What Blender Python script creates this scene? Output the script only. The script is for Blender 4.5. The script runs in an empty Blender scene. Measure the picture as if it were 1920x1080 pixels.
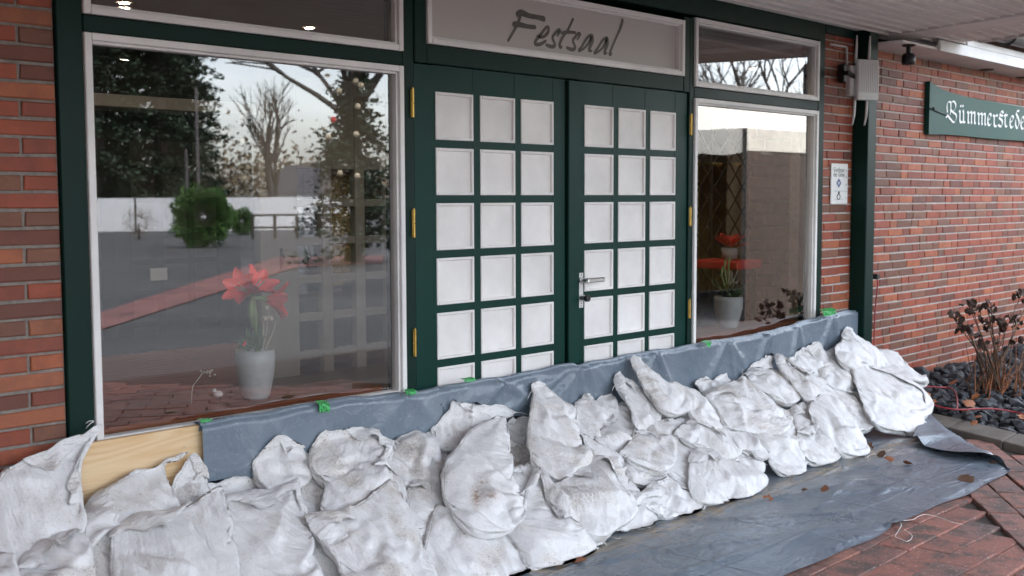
import bpy, bmesh, math, random
import numpy as np
from mathutils import Matrix, Vector
from mathutils.geometry import delaunay_2d_cdt

random.seed(11)
RNG = np.random.default_rng(7)
S = bpy.context.scene
COL = S.collection

# ------------------------------------------------------------------ camera
FPX, YAW, PITCH, ROLL = 2168.36, math.radians(46.6355), math.radians(-4.4104), math.radians(-0.18661)
CAM = np.array([0.0, -3.87, 1.5])
_f = np.array([math.sin(YAW) * math.cos(PITCH), math.cos(YAW) * math.cos(PITCH), math.sin(PITCH)])
_r = np.array([math.cos(YAW), -math.sin(YAW), 0.0])
_u = np.cross(_r, _f)
CR = math.cos(ROLL) * _r + math.sin(ROLL) * _u
CU = -math.sin(ROLL) * _r + math.cos(ROLL) * _u
CF = _f
cd = bpy.data.cameras.new('camera')
cd.sensor_width = 36.0
cd.lens = FPX / 1920 * 36.0
cd.clip_start = 0.05
cd.clip_end = 2000
cd.dof.use_dof = True
cd.dof.focus_distance = 5.6
cd.dof.aperture_fstop = 3.6
co = bpy.data.objects.new('camera', cd)
M = Matrix.Identity(4)
for i in range(3):
    M[i][0], M[i][1], M[i][2], M[i][3] = CR[i], CU[i], -CF[i], CAM[i]
co.matrix_world = M
COL.objects.link(co)
S.camera = co

# ------------------------------------------------------------------ light
SUN_EL, SUN_AZ = math.radians(62), math.radians(12)      # veiled by cloud, high behind the building
w = bpy.data.worlds.new('World')
S.world = w
w.use_nodes = True
wt = w.node_tree
wt.nodes.clear()
sky = wt.nodes.new('ShaderNodeTexSky')
sky.sky_type = 'NISHITA'
sky.sun_disc = False
sky.sun_elevation = SUN_EL
sky.sun_rotation = SUN_AZ
sky.air_density = 1.0
sky.dust_density = 2.4
sky.ozone_density = 1.0
hs = wt.nodes.new('ShaderNodeHueSaturation')
hs.inputs['Saturation'].default_value = 0.43
hs.inputs['Value'].default_value = 1.0
tc = wt.nodes.new('ShaderNodeTexCoord')
mp = wt.nodes.new('ShaderNodeMapping')
mp.inputs['Scale'].default_value = (1, 1, 3.0)
cn = wt.nodes.new('ShaderNodeTexNoise')
cn.inputs['Scale'].default_value = 2.6
cn.inputs['Detail'].default_value = 6
cr = wt.nodes.new('ShaderNodeValToRGB')
cr.color_ramp.elements[0].position = 0.42
cr.color_ramp.elements[0].color = (0.88, 0.88, 0.88, 1)
cr.color_ramp.elements[1].position = 0.66
cr.color_ramp.elements[1].color = (1.35, 1.33, 1.30, 1)
mx = wt.nodes.new('ShaderNodeMix')
mx.data_type = 'RGBA'
mx.blend_type = 'MULTIPLY'
mx.inputs[0].default_value = 1.0
bg = wt.nodes.new('ShaderNodeBackground')
bg.inputs['Strength'].default_value = 0.15
wo = wt.nodes.new('ShaderNodeOutputWorld')
L = wt.links.new
L(sky.outputs[0], hs.inputs['Color'])
L(tc.outputs['Generated'], mp.inputs[0])
L(mp.outputs[0], cn.inputs['Vector'])
L(cn.outputs['Fac'], cr.inputs[0])
L(hs.outputs[0], mx.inputs[6])
L(cr.outputs[0], mx.inputs[7])
L(mx.outputs[2], bg.inputs[0])
L(bg.outputs[0], wo.inputs[0])

sl = bpy.data.lights.new('sun', 'SUN')
sl.energy = 0.5
sl.angle = math.radians(20)
sl.color = (1.0, 0.97, 0.93)
so = bpy.data.objects.new('sun', sl)
sd = Vector((math.sin(SUN_AZ) * math.cos(SUN_EL), math.cos(SUN_AZ) * math.cos(SUN_EL), math.sin(SUN_EL)))
so.rotation_euler = sd.to_track_quat('Z', 'Y').to_euler()
so.location = (0, 0, 12)
COL.objects.link(so)

S.view_settings.view_transform = 'Standard'
S.view_settings.look = 'None'
S.view_settings.gamma = 1.0
S.view_settings.use_curve_mapping = False
S.view_settings.exposure = 2.92
S.render.engine = 'CYCLES'
S.cycles.use_denoising = True
S.cycles.max_bounces = 10
S.cycles.diffuse_bounces = 5
S.cycles.glossy_bounces = 6
S.cycles.transparent_max_bounces = 16
S.cycles.caustics_reflective = False
S.cycles.caustics_refractive = False
S.cycles.sample_clamp_indirect = 6

# ------------------------------------------------------------------ helpers: where things stand
def ray(x, y):
    return CF + CR * ((x - 960) / FPX) - CU * ((y - 540) / FPX)
def at_y(x, y, Y=0.0):              # point on the vertical plane parallel to the front
    r = ray(x, y)
    return CAM + r * ((Y - CAM[1]) / r[1])
def at_z(x, y, Z=0.0):              # point on a level plane
    r = ray(x, y)
    return CAM + r * ((Z - CAM[2]) / r[2])
def mirror(q):
    return np.array([q[0], -q[1], q[2]])
def seen_in_glass(x, y, dist):      # point outdoors whose mirror image shows at x, y
    r = ray(x, y)
    return mirror(CAM + r * (dist / math.hypot(r[0], r[1])))

# ------------------------------------------------------------------ helpers: meshes and objects
class MB:
    def __init__(s):
        s.v, s.f, s.n = [], [], 0
    def add(s, v, f):
        v = np.asarray(v, float).reshape(-1, 3)
        s.f += [tuple(i + s.n for i in q) for q in f]
        s.v.append(v)
        s.n += len(v)
        return s
    def box(s, a, b, c=0.0, rot=None, pivot=None):
        a, b = np.minimum(a, b).astype(float), np.maximum(a, b).astype(float)
        if c <= 0:
            v = [(x, y, z) for x in (a[0], b[0]) for y in (a[1], b[1]) for z in (a[2], b[2])]
            f = [(0, 1, 3, 2), (4, 6, 7, 5), (0, 4, 5, 1), (2, 3, 7, 6), (0, 2, 6, 4), (1, 5, 7, 3)]
        else:
            c = min(c, 0.45 * float(np.min(b - a)))
            v, f, idx = [], [], {}
            for i in (0, 1):
                for j in (0, 1):
                    for k in (0, 1):
                        for ax in range(3):
                            p = [(a, b)[(i, j, k)[t]][t] + (0 if t == ax else (c if (i, j, k)[t] == 0 else -c)) for t in range(3)]
                            idx[(i, j, k, ax)] = len(v)
                            v.append(p)
            for ax in range(3):
                o = [t for t in range(3) if t != ax]
                for s_ in (0, 1):
                    q = []
                    for m, n in ((0, 0), (1, 0), (1, 1), (0, 1)):
                        ii = [0, 0, 0]
                        ii[ax], ii[o[0]], ii[o[1]] = s_, m, n
                        q.append(idx[(*ii, ax)])
                    f.append(tuple(q))
            for ax in range(3):
                o = [t for t in range(3) if t != ax]
                for m in (0, 1):
                    for n in (0, 1):
                        i0, i1 = [0] * 3, [0] * 3
                        i0[o[0]] = i1[o[0]] = m
                        i0[o[1]] = i1[o[1]] = n
                        i0[ax], i1[ax] = 0, 1
                        f.append((idx[(*i0, o[0])], idx[(*i1, o[0])], idx[(*i1, o[1])], idx[(*i0, o[1])]))
            for i in (0, 1):
                for j in (0, 1):
                    for k in (0, 1):
                        f.append((idx[(i, j, k, 0)], idx[(i, j, k, 1)], idx[(i, j, k, 2)]))
        v = np.array(v)
        if rot is not None:
            pv = (a + b) / 2 if pivot is None else np.array(pivot)
            v = (v - pv) @ np.array(Matrix(rot).to_3x3()).T + pv
        return s.add(v, f)
    def tube(s, pts, r, n=8, cap=True):
        pts = np.array(pts, float)
        r = np.broadcast_to(np.array(r, float), (len(pts),))
        t = np.gradient(pts, axis=0)
        t /= np.linalg.norm(t, axis=1)[:, None] + 1e-12
        up = np.array([0, 0, 1.0]) if abs(t[0][2]) < 0.9 else np.array([1.0, 0, 0])
        v = []
        for p, d, rr in zip(pts, t, r):
            a = np.cross(up, d)
            a /= np.linalg.norm(a) + 1e-12
            b = np.cross(d, a)
            up = b
            for k in range(n):
                th = 2 * math.pi * k / n
                v.append(p + rr * (a * math.cos(th) + b * math.sin(th)))
        f = []
        for i in range(len(pts) - 1):
            for k in range(n):
                k2 = (k + 1) % n
                f.append((i * n + k, i * n + k2, (i + 1) * n + k2, (i + 1) * n + k))
        if cap:
            f.append(tuple(range(n))[::-1])
            f.append(tuple((len(pts) - 1) * n + k for k in range(n)))
        return s.add(v, f)
    def lathe(s, prof, n=28, o=(0, 0, 0)):
        v = [(o[0] + r * math.cos(2 * math.pi * k / n), o[1] + r * math.sin(2 * math.pi * k / n), o[2] + z) for r, z in prof for k in range(n)]
        f = [(i * n + k, i * n + (k + 1) % n, (i + 1) * n + (k + 1) % n, (i + 1) * n + k) for i in range(len(prof) - 1) for k in range(n)]
        return s.add(v, f)
    def prism(s, poly, y0, y1):         # outline in x, z; thickness along y
        m = len(poly)
        v = [(p[0], y0, p[1]) for p in poly] + [(p[0], y1, p[1]) for p in poly]
        f = [tuple(range(m)), tuple(range(2 * m - 1, m - 1, -1))] + [(i, m + i, m + (i + 1) % m, (i + 1) % m) for i in range(m)]
        return s.add(v, f)
    def mesh(s, name, mat=None, smooth=False):
        me = bpy.data.meshes.new(name)
        me.from_pydata(np.vstack(s.v).tolist() if s.v else [], [], s.f)
        bm = bmesh.new()
        bm.from_mesh(me)
        bmesh.ops.recalc_face_normals(bm, faces=bm.faces)
        bm.to_mesh(me)
        bm.free()
        if smooth:
            me.polygons.foreach_set('use_smooth', [True] * len(me.polygons))
        if mat:
            me.materials.append(mat)
        return me
    def obj(s, name, mat=None, parent=None, smooth=False):
        return link(name, s.mesh(name, mat, smooth), parent)

def raw_mesh(name, v, f, mat=None, smooth=True):
    me = bpy.data.meshes.new(name)
    v = np.asarray(v, np.float32)
    f = np.asarray(f, np.int32)
    k = f.shape[1]
    me.vertices.add(len(v))
    me.vertices.foreach_set('co', v.ravel())
    me.loops.add(f.size)
    me.loops.foreach_set('vertex_index', f.ravel())
    me.polygons.add(len(f))
    me.polygons.foreach_set('loop_start', np.arange(0, f.size, k, dtype=np.int32))
    me.polygons.foreach_set('loop_total', np.full(len(f), k, np.int32))
    me.polygons.foreach_set('use_smooth', np.full(len(f), smooth))
    me.update(calc_edges=True)
    me.validate()
    if mat:
        me.materials.append(mat)
    return me
def link(name, me, parent=None):
    o = bpy.data.objects.new(name, me)
    COL.objects.link(o)
    if parent:
        o.parent = parent
    return o
def tag(o, label, cat, group=None, kind=None):
    o['label'] = label
    o['category'] = cat
    if group:
        o['group'] = group
    if kind:
        o['kind'] = kind
    return o
def thing(name, label, cat, group=None, loc=(0, 0, 0)):
    o = bpy.data.objects.new(name, None)
    o.location = loc
    o.empty_display_size = 0.05
    COL.objects.link(o)
    return tag(o, label, cat, group)
def structure(o):
    o['kind'] = 'structure'
    return o
def stuff(o):
    o['kind'] = 'stuff'
    return o

# ------------------------------------------------------------------ materials
class NT:
    def __init__(s, name):
        s.m = bpy.data.materials.new(name)
        s.m.use_nodes = True
        s.t = s.m.node_tree
        s.t.nodes.clear()
        s.out = s.t.nodes.new('ShaderNodeOutputMaterial')
    def n(s, typ, props=None, **ins):
        q = s.t.nodes.new('ShaderNode' + typ)
        for k, v in (props or {}).items():
            setattr(q, k, v)
        for k, v in ins.items():
            k = int(k[1:]) if k[0] == '_' and k[1:].isdigit() else k.replace('_', ' ')
            s.set(q.inputs[k], v)
        return q
    def set(s, sock, v):
        if isinstance(v, bpy.types.NodeSocket):
            s.t.links.new(v, sock)
        elif isinstance(v, bpy.types.Node):
            s.t.links.new(v.outputs[0], sock)
        else:
            if sock.type == 'RGBA' and not hasattr(v, '__len__'):
                v = (v, v, v, 1)
            elif sock.type == 'RGBA' and len(v) == 3:
                v = (*v, 1)
            sock.default_value = v
    def math(s, op, a, b=0.0, c=0.0, clamp=False):
        q = s.n('Math', {'operation': op, 'use_clamp': clamp})
        for i, v in enumerate((a, b, c)):
            s.set(q.inputs[i], v)
        return q.outputs[0]
    def ramp(s, fac, stops, interp='LINEAR'):
        q = s.n('ValToRGB')
        q.color_ramp.interpolation = interp
        e = q.color_ramp.elements
        while len(e) < len(stops):
            e.new(0.5)
        for el, (p, c) in zip(e, stops):
            el.position = p
            el.color = (c, c, c, 1) if not hasattr(c, '__len__') else (*c[:3], 1)
        s.set(q.inputs[0], fac)
        return q.outputs[0]
    def mix(s, fac, a, b, mode='MIX'):
        q = s.n('Mix', {'data_type': 'RGBA', 'blend_type': mode})
        s.set(q.inputs[0], fac)
        s.set(q.inputs[6], a)
        s.set(q.inputs[7], b)
        return q.outputs[2]
    def noise(s, vec, scale, detail=3, rough=0.5, dist=0.0):
        q = s.n('TexNoise', None, Scale=scale, Detail=detail, Roughness=rough, Distortion=dist)
        if vec is not None:
            s.set(q.inputs['Vector'], vec)
        return q.outputs['Fac']
    def coord(s, kind='Object', scale=None, rnd=0.0):
        v = s.n('TexCoord').outputs[kind]
        if rnd:
            r = s.n('ObjectInfo').outputs['Random']
            r = s.math('MULTIPLY', r, rnd)
            a = s.n('VectorMath', {'operation': 'ADD'})
            s.set(a.inputs[0], v)
            s.set(a.inputs[1], r)
            v = a.outputs[0]
        if scale:
            m = s.n('Mapping')
            s.set(m.inputs['Vector'], v)
            m.inputs['Scale'].default_value = scale
            v = m.outputs[0]
        return v
    def bump(s, h, strength=0.3, dist=0.01, normal=None):
        q = s.n('Bump', None, Strength=strength, Distance=dist, Height=h)
        if normal is not None:
            s.set(q.inputs['Normal'], normal)
        return q.outputs[0]
    def bsdf(s, color, rough=0.5, metal=0.0, normal=None, spec=0.5, **kw):
        q = s.n('BsdfPrincipled', None, Base_Color=color, Roughness=rough, Metallic=metal)
        q.inputs['Specular IOR Level'].default_value = spec
        if normal is not None:
            s.set(q.inputs['Normal'], normal)
        for k, v in kw.items():
            s.set(q.inputs[k.replace('_', ' ')], v)
        s.t.links.new(q.outputs[0], s.out.inputs[0])
        return s.m

def simple(name, col, rough=0.5, metal=0.0, var=0.12, scale=8.0, bump=0.0, bscale=60.0, spec=0.5, rnd=7.0):
    t = NT(name)
    v = t.coord('Object', rnd=rnd)
    n = t.noise(v, scale, 5, 0.6)
    c0 = tuple(x * (1 - var) for x in col)
    c1 = tuple(min(1, x * (1 + var)) for x in col)
    c = t.ramp(n, [(0.3, c0), (0.7, c1)])
    nm = t.bump(t.noise(v, bscale, 3), bump, 0.004) if bump else None
    r = t.math('MULTIPLY_ADD', n, 0.2, rough - 0.1, clamp=True)
    return t.bsdf(c, r, metal, nm, spec)
def m_brick():
    t = NT('clinker_brick')
    r = t.math('ADD', t.n('ObjectInfo').outputs['Random'], t.n('Attribute', {'attribute_name': 'rnd'}).outputs['Fac'])
    r = t.math('FRACT', r)
    base = t.ramp(r, [(0.0, (.145, .056, .040)), (0.18, (.25, .068, .040)), (0.36, (.36, .082, .040)), (0.55, (.29, .068, .038)),
                      (0.70, (.44, .130, .055)), (0.84, (.23, .098, .058)), (1.0, (.165, .072, .046))])
    v = t.coord('Object', rnd=31.0)
    n1 = t.noise(v, 14, 5, 0.65)
    n2 = t.noise(v, 160, 3, 0.6)
    c = t.mix(t.ramp(n1, [(0.35, 0.0), (0.75, 0.55)]), base, (.12, .055, .045))
    c = t.mix(t.ramp(n2, [(0.60, 0.0), (0.72, 0.35)]), c, (.07, .04, .035))
    h = t.math('ADD', t.noise(v, 90, 4, 0.7), t.math('MULTIPLY', t.noise(v, 25, 3), 0.8))
    return t.bsdf(c, t.math('MULTIPLY_ADD', n1, 0.3, 0.45), 0, t.bump(h, 0.45, 0.004), 0.35)
def m_mortar():
    t = NT('lime_mortar')
    v = t.coord('Object')
    n = t.noise(v, 30, 6, 0.7)
    c = t.ramp(n, [(0.3, (.36, .33, .30)), (0.7, (.60, .565, .53))])
    return t.bsdf(c, 0.9, 0, t.bump(t.noise(v, 220, 4, 0.7), 0.5, 0.003), 0.2)
def m_paint(name, col, rough=0.32, wear=0.5):
    t = NT(name)
    v = t.coord('Object', rnd=13.0)
    n = t.noise(v, 2.2, 6, 0.65)
    n2 = t.noise(t.coord('Object', (22, 22, 2.0), 13.0), 6, 4, 0.6)
    c = t.ramp(n, [(0.3, tuple(x * 0.86 for x in col)), (0.7, tuple(x * 1.12 for x in col))])
    c = t.mix(t.ramp(t.noise(v, 75, 3, 0.7), [(0.70, 0.0), (0.80, 0.18 * wear)]), c, (.30, .29, .27))
    h = t.math('ADD', t.math('MULTIPLY', n2, 0.5), t.math('MULTIPLY', t.noise(v, 140, 2), 0.25))
    return t.bsdf(c, t.math('MULTIPLY_ADD', n, 0.22, rough - 0.1), 0, t.bump(h, 0.16, 0.004), 0.18)
def m_glass(name='window_glass', power=4.0):
    t = NT(name)
    v = t.coord('Object', (1, 1, 1))
    nm = t.bump(t.noise(v, 0.9, 1), 0.02, 0.02)
    fr = t.n('Fresnel', None, IOR=1.5)
    k = t.math('SUBTRACT', 1.0, t.math('POWER', t.math('SUBTRACT', 1.0, fr.outputs[0]), power))
    tr = t.n('BsdfTransparent', None, Color=(.95, .955, .95))
    gl = t.n('BsdfGlossy', None, Color=(.97, .98, 1.0), Roughness=0.004, Normal=nm)
    # a thin film of dust on the pane
    du = t.n('BsdfDiffuse', None, Color=(.45, .43, .40))
    m0 = t.n('MixShader')
    t.set(m0.inputs[0], t.ramp(t.noise(t.coord('Object'), 7, 6, 0.7), [(0.35, 0.002), (0.85, 0.014)]))
    t.t.links.new(tr.outputs[0], m0.inputs[1])
    t.t.links.new(du.outputs[0], m0.inputs[2])
    m1 = t.n('MixShader')
    t.set(m1.inputs[0], k)
    t.t.links.new(m0.outputs[0], m1.inputs[1])
    t.t.links.new(gl.outputs[0], m1.inputs[2])
    t.t.links.new(m1.outputs[0], t.out.inputs[0])
    return t.m
def m_sack():
    t = NT('woven_sack')
    v = t.coord('Object', rnd=57.0)
    rnd = t.n('ObjectInfo').outputs['Random']
    big = t.noise(v, 6.5, 5, 0.62)
    mid = t.noise(v, 19, 5, 0.6)
    spk = t.noise(v, 150, 2, 0.6)
    spk2 = t.noise(v, 75, 2, 0.6)
    c = t.ramp(mid, [(0.3, (.66, .65, .645)), (0.7, (.75, .742, .74))])
    # sand dust patches
    amt = t.math('MULTIPLY_ADD', rnd, 0.75, 0.25)
    patch = t.math('MULTIPLY', t.ramp(big, [(0.47, 0.0), (0.66, 1.0)]), amt, clamp=True)
    c = t.mix(t.math('MULTIPLY', patch, 0.42), c, (.46, .37, .27))
    sp = t.math('MULTIPLY', t.ramp(spk, [(0.60, 0.0), (0.66, 1.0)]), t.math('MULTIPLY_ADD', patch, 0.9, 0.16), clamp=True)
    c = t.mix(sp, c, (.15, .11, .075))
    sp2 = t.math('MULTIPLY', t.ramp(spk2, [(0.68, 0.0), (0.73, 1.0)]), t.math('MULTIPLY_ADD', patch, 0.8, 0.10), clamp=True)
    c = t.mix(sp2, c, (.19, .14, .10))
    # stains that belong to single bags
    rust = t.n('Attribute', {'attribute_name': 'rust'}).outputs['Fac']
    dirt = t.n('Attribute', {'attribute_name': 'dirt'}).outputs['Fac']
    grain = t.noise(v, 85, 3, 0.7)
    c = t.mix(t.math('MULTIPLY', rust, t.ramp(grain, [(0.35, 0.1), (0.62, 0.95)]), clamp=True), c, (.27, .12, .045))
    c = t.mix(t.math('MULTIPLY', dirt, t.ramp(grain, [(0.40, 0.05), (0.62, 0.8)]), clamp=True), c, (.25, .18, .13))
    # crumpled facets, fine creases
    dv = t.n('VectorMath', {'operation': 'ADD'})
    t.set(dv.inputs[0], v)
    nz = t.n('TexNoise', None, Scale=9.0, Detail=2.0)
    t.set(nz.inputs['Vector'], v)
    sc = t.n('VectorMath', {'operation': 'SCALE'})
    t.set(sc.inputs[0], nz.outputs['Color'])
    sc.inputs['Scale'].default_value = 0.10
    t.set(dv.inputs[1], sc.outputs[0])
    def vor(scale):
        q = t.n('TexVoronoi', {'feature': 'F1'}, Scale=scale)
        t.set(q.inputs['Vector'], dv.outputs[0])
        return q.outputs['Distance']
    la = t.n('Attribute', {'attribute_name': 'loc'}).outputs['Vector']
    def streak(sx, sy, sc, rot):
        m = t.n('Mapping')
        t.set(m.inputs['Vector'], la)
        m.inputs['Rotation'].default_value = (0, 0, rot)
        m.inputs['Scale'].default_value = (sx, sy, 1)
        return t.math('ABSOLUTE', t.math('SUBTRACT', t.noise(m.outputs[0], sc, 3, 0.5, 0.5), 0.5))
    s1 = streak(1.0, 3.2, 5.5, 0.0)
    s2 = streak(1.0, 3.4, 9.0, 1.25)
    w2 = t.math('ABSOLUTE', t.math('SUBTRACT', t.noise(t.coord('Object', (1.0, 1.7, 0.6), 57.0), 42, 3, 0.55, 0.8), 0.5))
    h = t.math('ADD', t.math('MULTIPLY_ADD', vor(11.0), 0.45, t.math('MULTIPLY', w2, 0.30)), t.math('MULTIPLY_ADD', s1, 1.0, t.math('MULTIPLY', s2, 0.7)))
    nm = t.bump(h, 0.62, 0.024)
    ed = t.n('Attribute', {'attribute_name': 'ed'}).outputs['Fac']
    hem = t.ramp(t.math('MULTIPLY', ed, 40.0), [(0.0, 1.0), (0.36, 1.0), (0.44, 0.0), (0.52, 0.35), (0.6, 0.4)])
    nm = t.bump(hem, 0.5, 0.004, nm)
    line = t.ramp(t.math('MULTIPLY', ed, 40.0), [(0.38, 0.0), (0.43, 0.55), (0.47, 0.55), (0.52, 0.0)])
    c = t.mix(line, c, (.30, .27, .25))
    return t.bsdf(c, 0.40, 0, nm, 0.5)
def m_tarp():
    t = NT('pvc_tarpaulin')
    v = t.coord('Object', rnd=19.0)
    n = t.noise(v, 1.6, 6, 0.65)
    c = t.ramp(n, [(0.3, (.125, .163, .205)), (0.7, (.172, .214, .258))])
    dust = t.noise(t.coord('Object', (1.0, 2.2, 1.0), 19.0), 2.4, 8, 0.72, 0.6)
    c = t.mix(t.ramp(dust, [(0.46, 0.0), (0.74, 0.42)]), c, (.26, .295, .33))
    c = t.mix(t.ramp(t.noise(v, 5.5, 7, 0.75, 1.2), [(0.60, 0.0), (0.72, 0.25)]), c, (.36, .32, .26))
    c = t.mix(t.ramp(t.noise(v, 95, 2, 0.6), [(0.66, 0.0), (0.70, 0.6)]), c, (.48, .46, .42))
    sand = t.n('Attribute', {'attribute_name': 'sand'}).outputs['Fac']
    c = t.mix(t.math('MULTIPLY', sand, t.ramp(t.noise(v, 14, 5, 0.7), [(0.38, 0.0), (0.62, 0.85)]), clamp=True), c, (.40, .31, .20))
    r1 = t.math('ABSOLUTE', t.math('SUBTRACT', t.noise(t.coord('Object', (1.0, 2.0, 1.2), 19.0), 3.6, 3, 0.5, 0.9), 0.5))
    r2 = t.math('ABSOLUTE', t.math('SUBTRACT', t.noise(v, 11, 3, 0.5, 0.6), 0.5))
    h = t.math('MULTIPLY_ADD', r1, 2.2, t.math('MULTIPLY', r2, 0.6))
    # the lines it was folded along
    sx = t.n('SeparateXYZ')
    t.set(sx.inputs[0], t.coord('Object'))
    wob = t.math('MULTIPLY', t.noise(v, 2.0, 2), 0.06)
    for k, (per, off) in enumerate(((0.62, 0.1), (0.47, 0.3))):
        fr = t.math('FRACT', t.math('ADD', t.math('DIVIDE', t.math('ADD', sx.outputs[k], wob), per), off))
        ln = t.ramp(t.math('ABSOLUTE', t.math('SUBTRACT', fr, 0.5)), [(0.0, 1.0), (0.014, 0.35), (0.035, 0.0)])
        h = t.math('MULTIPLY_ADD', ln, 0.30, h)
    wet = t.ramp(t.noise(v, 2.1, 4, 0.55), [(0.56, 0.0), (0.64, 1.0)])
    rg = t.math('SUBTRACT', t.math('MULTIPLY_ADD', dust, 0.36, 0.13), t.math('MULTIPLY', wet, 0.12), clamp=True)
    return t.bsdf(c, t.math('MAXIMUM', rg, 0.06), 0, t.bump(h, 0.40, 0.02), 0.55)
def m_paver():
    t = NT('concrete_paver')
    r = t.math('FRACT', t.math('ADD', t.n('ObjectInfo').outputs['Random'], t.n('Attribute', {'attribute_name': 'rnd'}).outputs['Fac']))
    base = t.ramp(r, [(0.0, (.26, .110, .085)), (0.3, (.34, .135, .098)), (0.6, (.29, .135, .105)), (0.85, (.22, .115, .098)), (1.0, (.38, .160, .11))])
    v = t.coord('Object', rnd=41.0)
    n1 = t.noise(v, 8, 6, 0.7)
    c = t.mix(t.ramp(n1, [(0.44, 0.0), (0.62, 0.85)]), base, (.085, .070, .062))
    c = t.mix(t.ramp(t.noise(v, 70, 3, 0.7), [(0.60, 0.0), (0.68, 0.75)]), c, (.46, .39, .34))
    h = t.math('ADD', t.noise(v, 170, 4, 0.75), t.noise(v, 30, 3))
    return t.bsdf(c, 0.72, 0, t.bump(h, 0.5, 0.004), 0.35)
def m_ply():
    t = NT('plywood')
    v = t.coord('Object', (0.6, 2.0, 4.6))
    n = t.noise(v, 1.5, 2, 0.40, 0.35)
    rings = t.math('SINE', t.math('MULTIPLY', n, 150.0))
    k = t.math('MULTIPLY_ADD', rings, 0.5, 0.5)
    k = t.math('MULTIPLY', k, t.ramp(t.noise(v, 4.0, 2), [(0.3, 0.35), (0.7, 1.0)]))
    c = t.ramp(k, [(0.0, (.76, .56, .34)), (0.6, (.70, .48, .26)), (1.0, (.55, .32, .14))])
    fine = t.noise(t.coord('Object', (2, 60, 80)), 5, 3)
    c = t.mix(t.ramp(fine, [(0.45, 0), (0.8, 0.25)]), c, (.40, .22, .10))
    return t.bsdf(c, 0.55, 0, None, 0.4)
def m_wood(name, a, b, rough=0.5, scale=(1.2, 14, 14), ring=2.2):
    t = NT(name)
    v = t.coord('Object', scale)
    d = t.noise(v, 1.1, 4, 0.6, 0.8)
    wv = t.n('TexWave', {'wave_type': 'BANDS', 'bands_direction': 'Z'}, Scale=ring, Distortion=7.0, Detail=3.0)
    wv.inputs['Detail Scale'].default_value = 0.8
    t.set(wv.inputs['Vector'], v)
    k = t.math('MULTIPLY_ADD', wv.outputs['Fac'], 0.6, t.math('MULTIPLY', d, 0.45))
    c = t.ramp(k, [(0.15, a), (0.85, b)])
    c = t.mix(t.ramp(t.noise(t.coord('Object', (2, 60, 60)), 6, 3), [(0.5, 0), (0.8, 0.3)]), c, tuple(x * 0.6 for x in a))
    return t.bsdf(c, rough, 0, t.bump(k, 0.08, 0.003), 0.4)
def m_emit(name, col, s):
    t = NT(name)
    e = t.n('Emission', None, Color=col, Strength=s)
    t.t.links.new(e.outputs[0], t.out.inputs[0])
    return t.m
def m_leafy(name, a, b, rough=0.6):
    t = NT(name)
    r = t.n('Attribute', {'attribute_name': 'rnd'}).outputs['Fac']
    c = t.ramp(r, [(0.0, a), (1.0, b)])
    return t.bsdf(c, rough, 0, None, 0.3)
def m_asphalt():
    t = NT('asphalt')
    v = t.coord('Object')
    n = t.noise(v, 0.35, 6, 0.6)
    c = t.ramp(n, [(0.3, (.050, .050, .051)), (0.7, (.092, .090, .088))])
    c = t.mix(t.ramp(t.noise(v, 40, 3), [(0.55, 0), (0.7, 0.3)]), c, (.12, .12, .12))
    return t.bsdf(c, 0.8, 0, t.bump(t.noise(v, 90, 3), 0.4, 0.005), 0.3)
def m_stone():
    t = NT('slate_rock')
    v = t.coord('Object', rnd=23.0)
    n = t.noise(v, 18, 6, 0.7)
    r = t.n('ObjectInfo').outputs['Random']
    a = t.ramp(r, [(0, (.012, .013, .016)), (0.7, (.024, .026, .031)), (1, (.050, .054, .062))])
    c = t.mix(t.ramp(n, [(0.45, 0), (0.75, 0.5)]), a, (.07, .072, .078))
    return t.bsdf(c, 0.6, 0, t.bump(n, 0.5, 0.01), 0.4)
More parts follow.
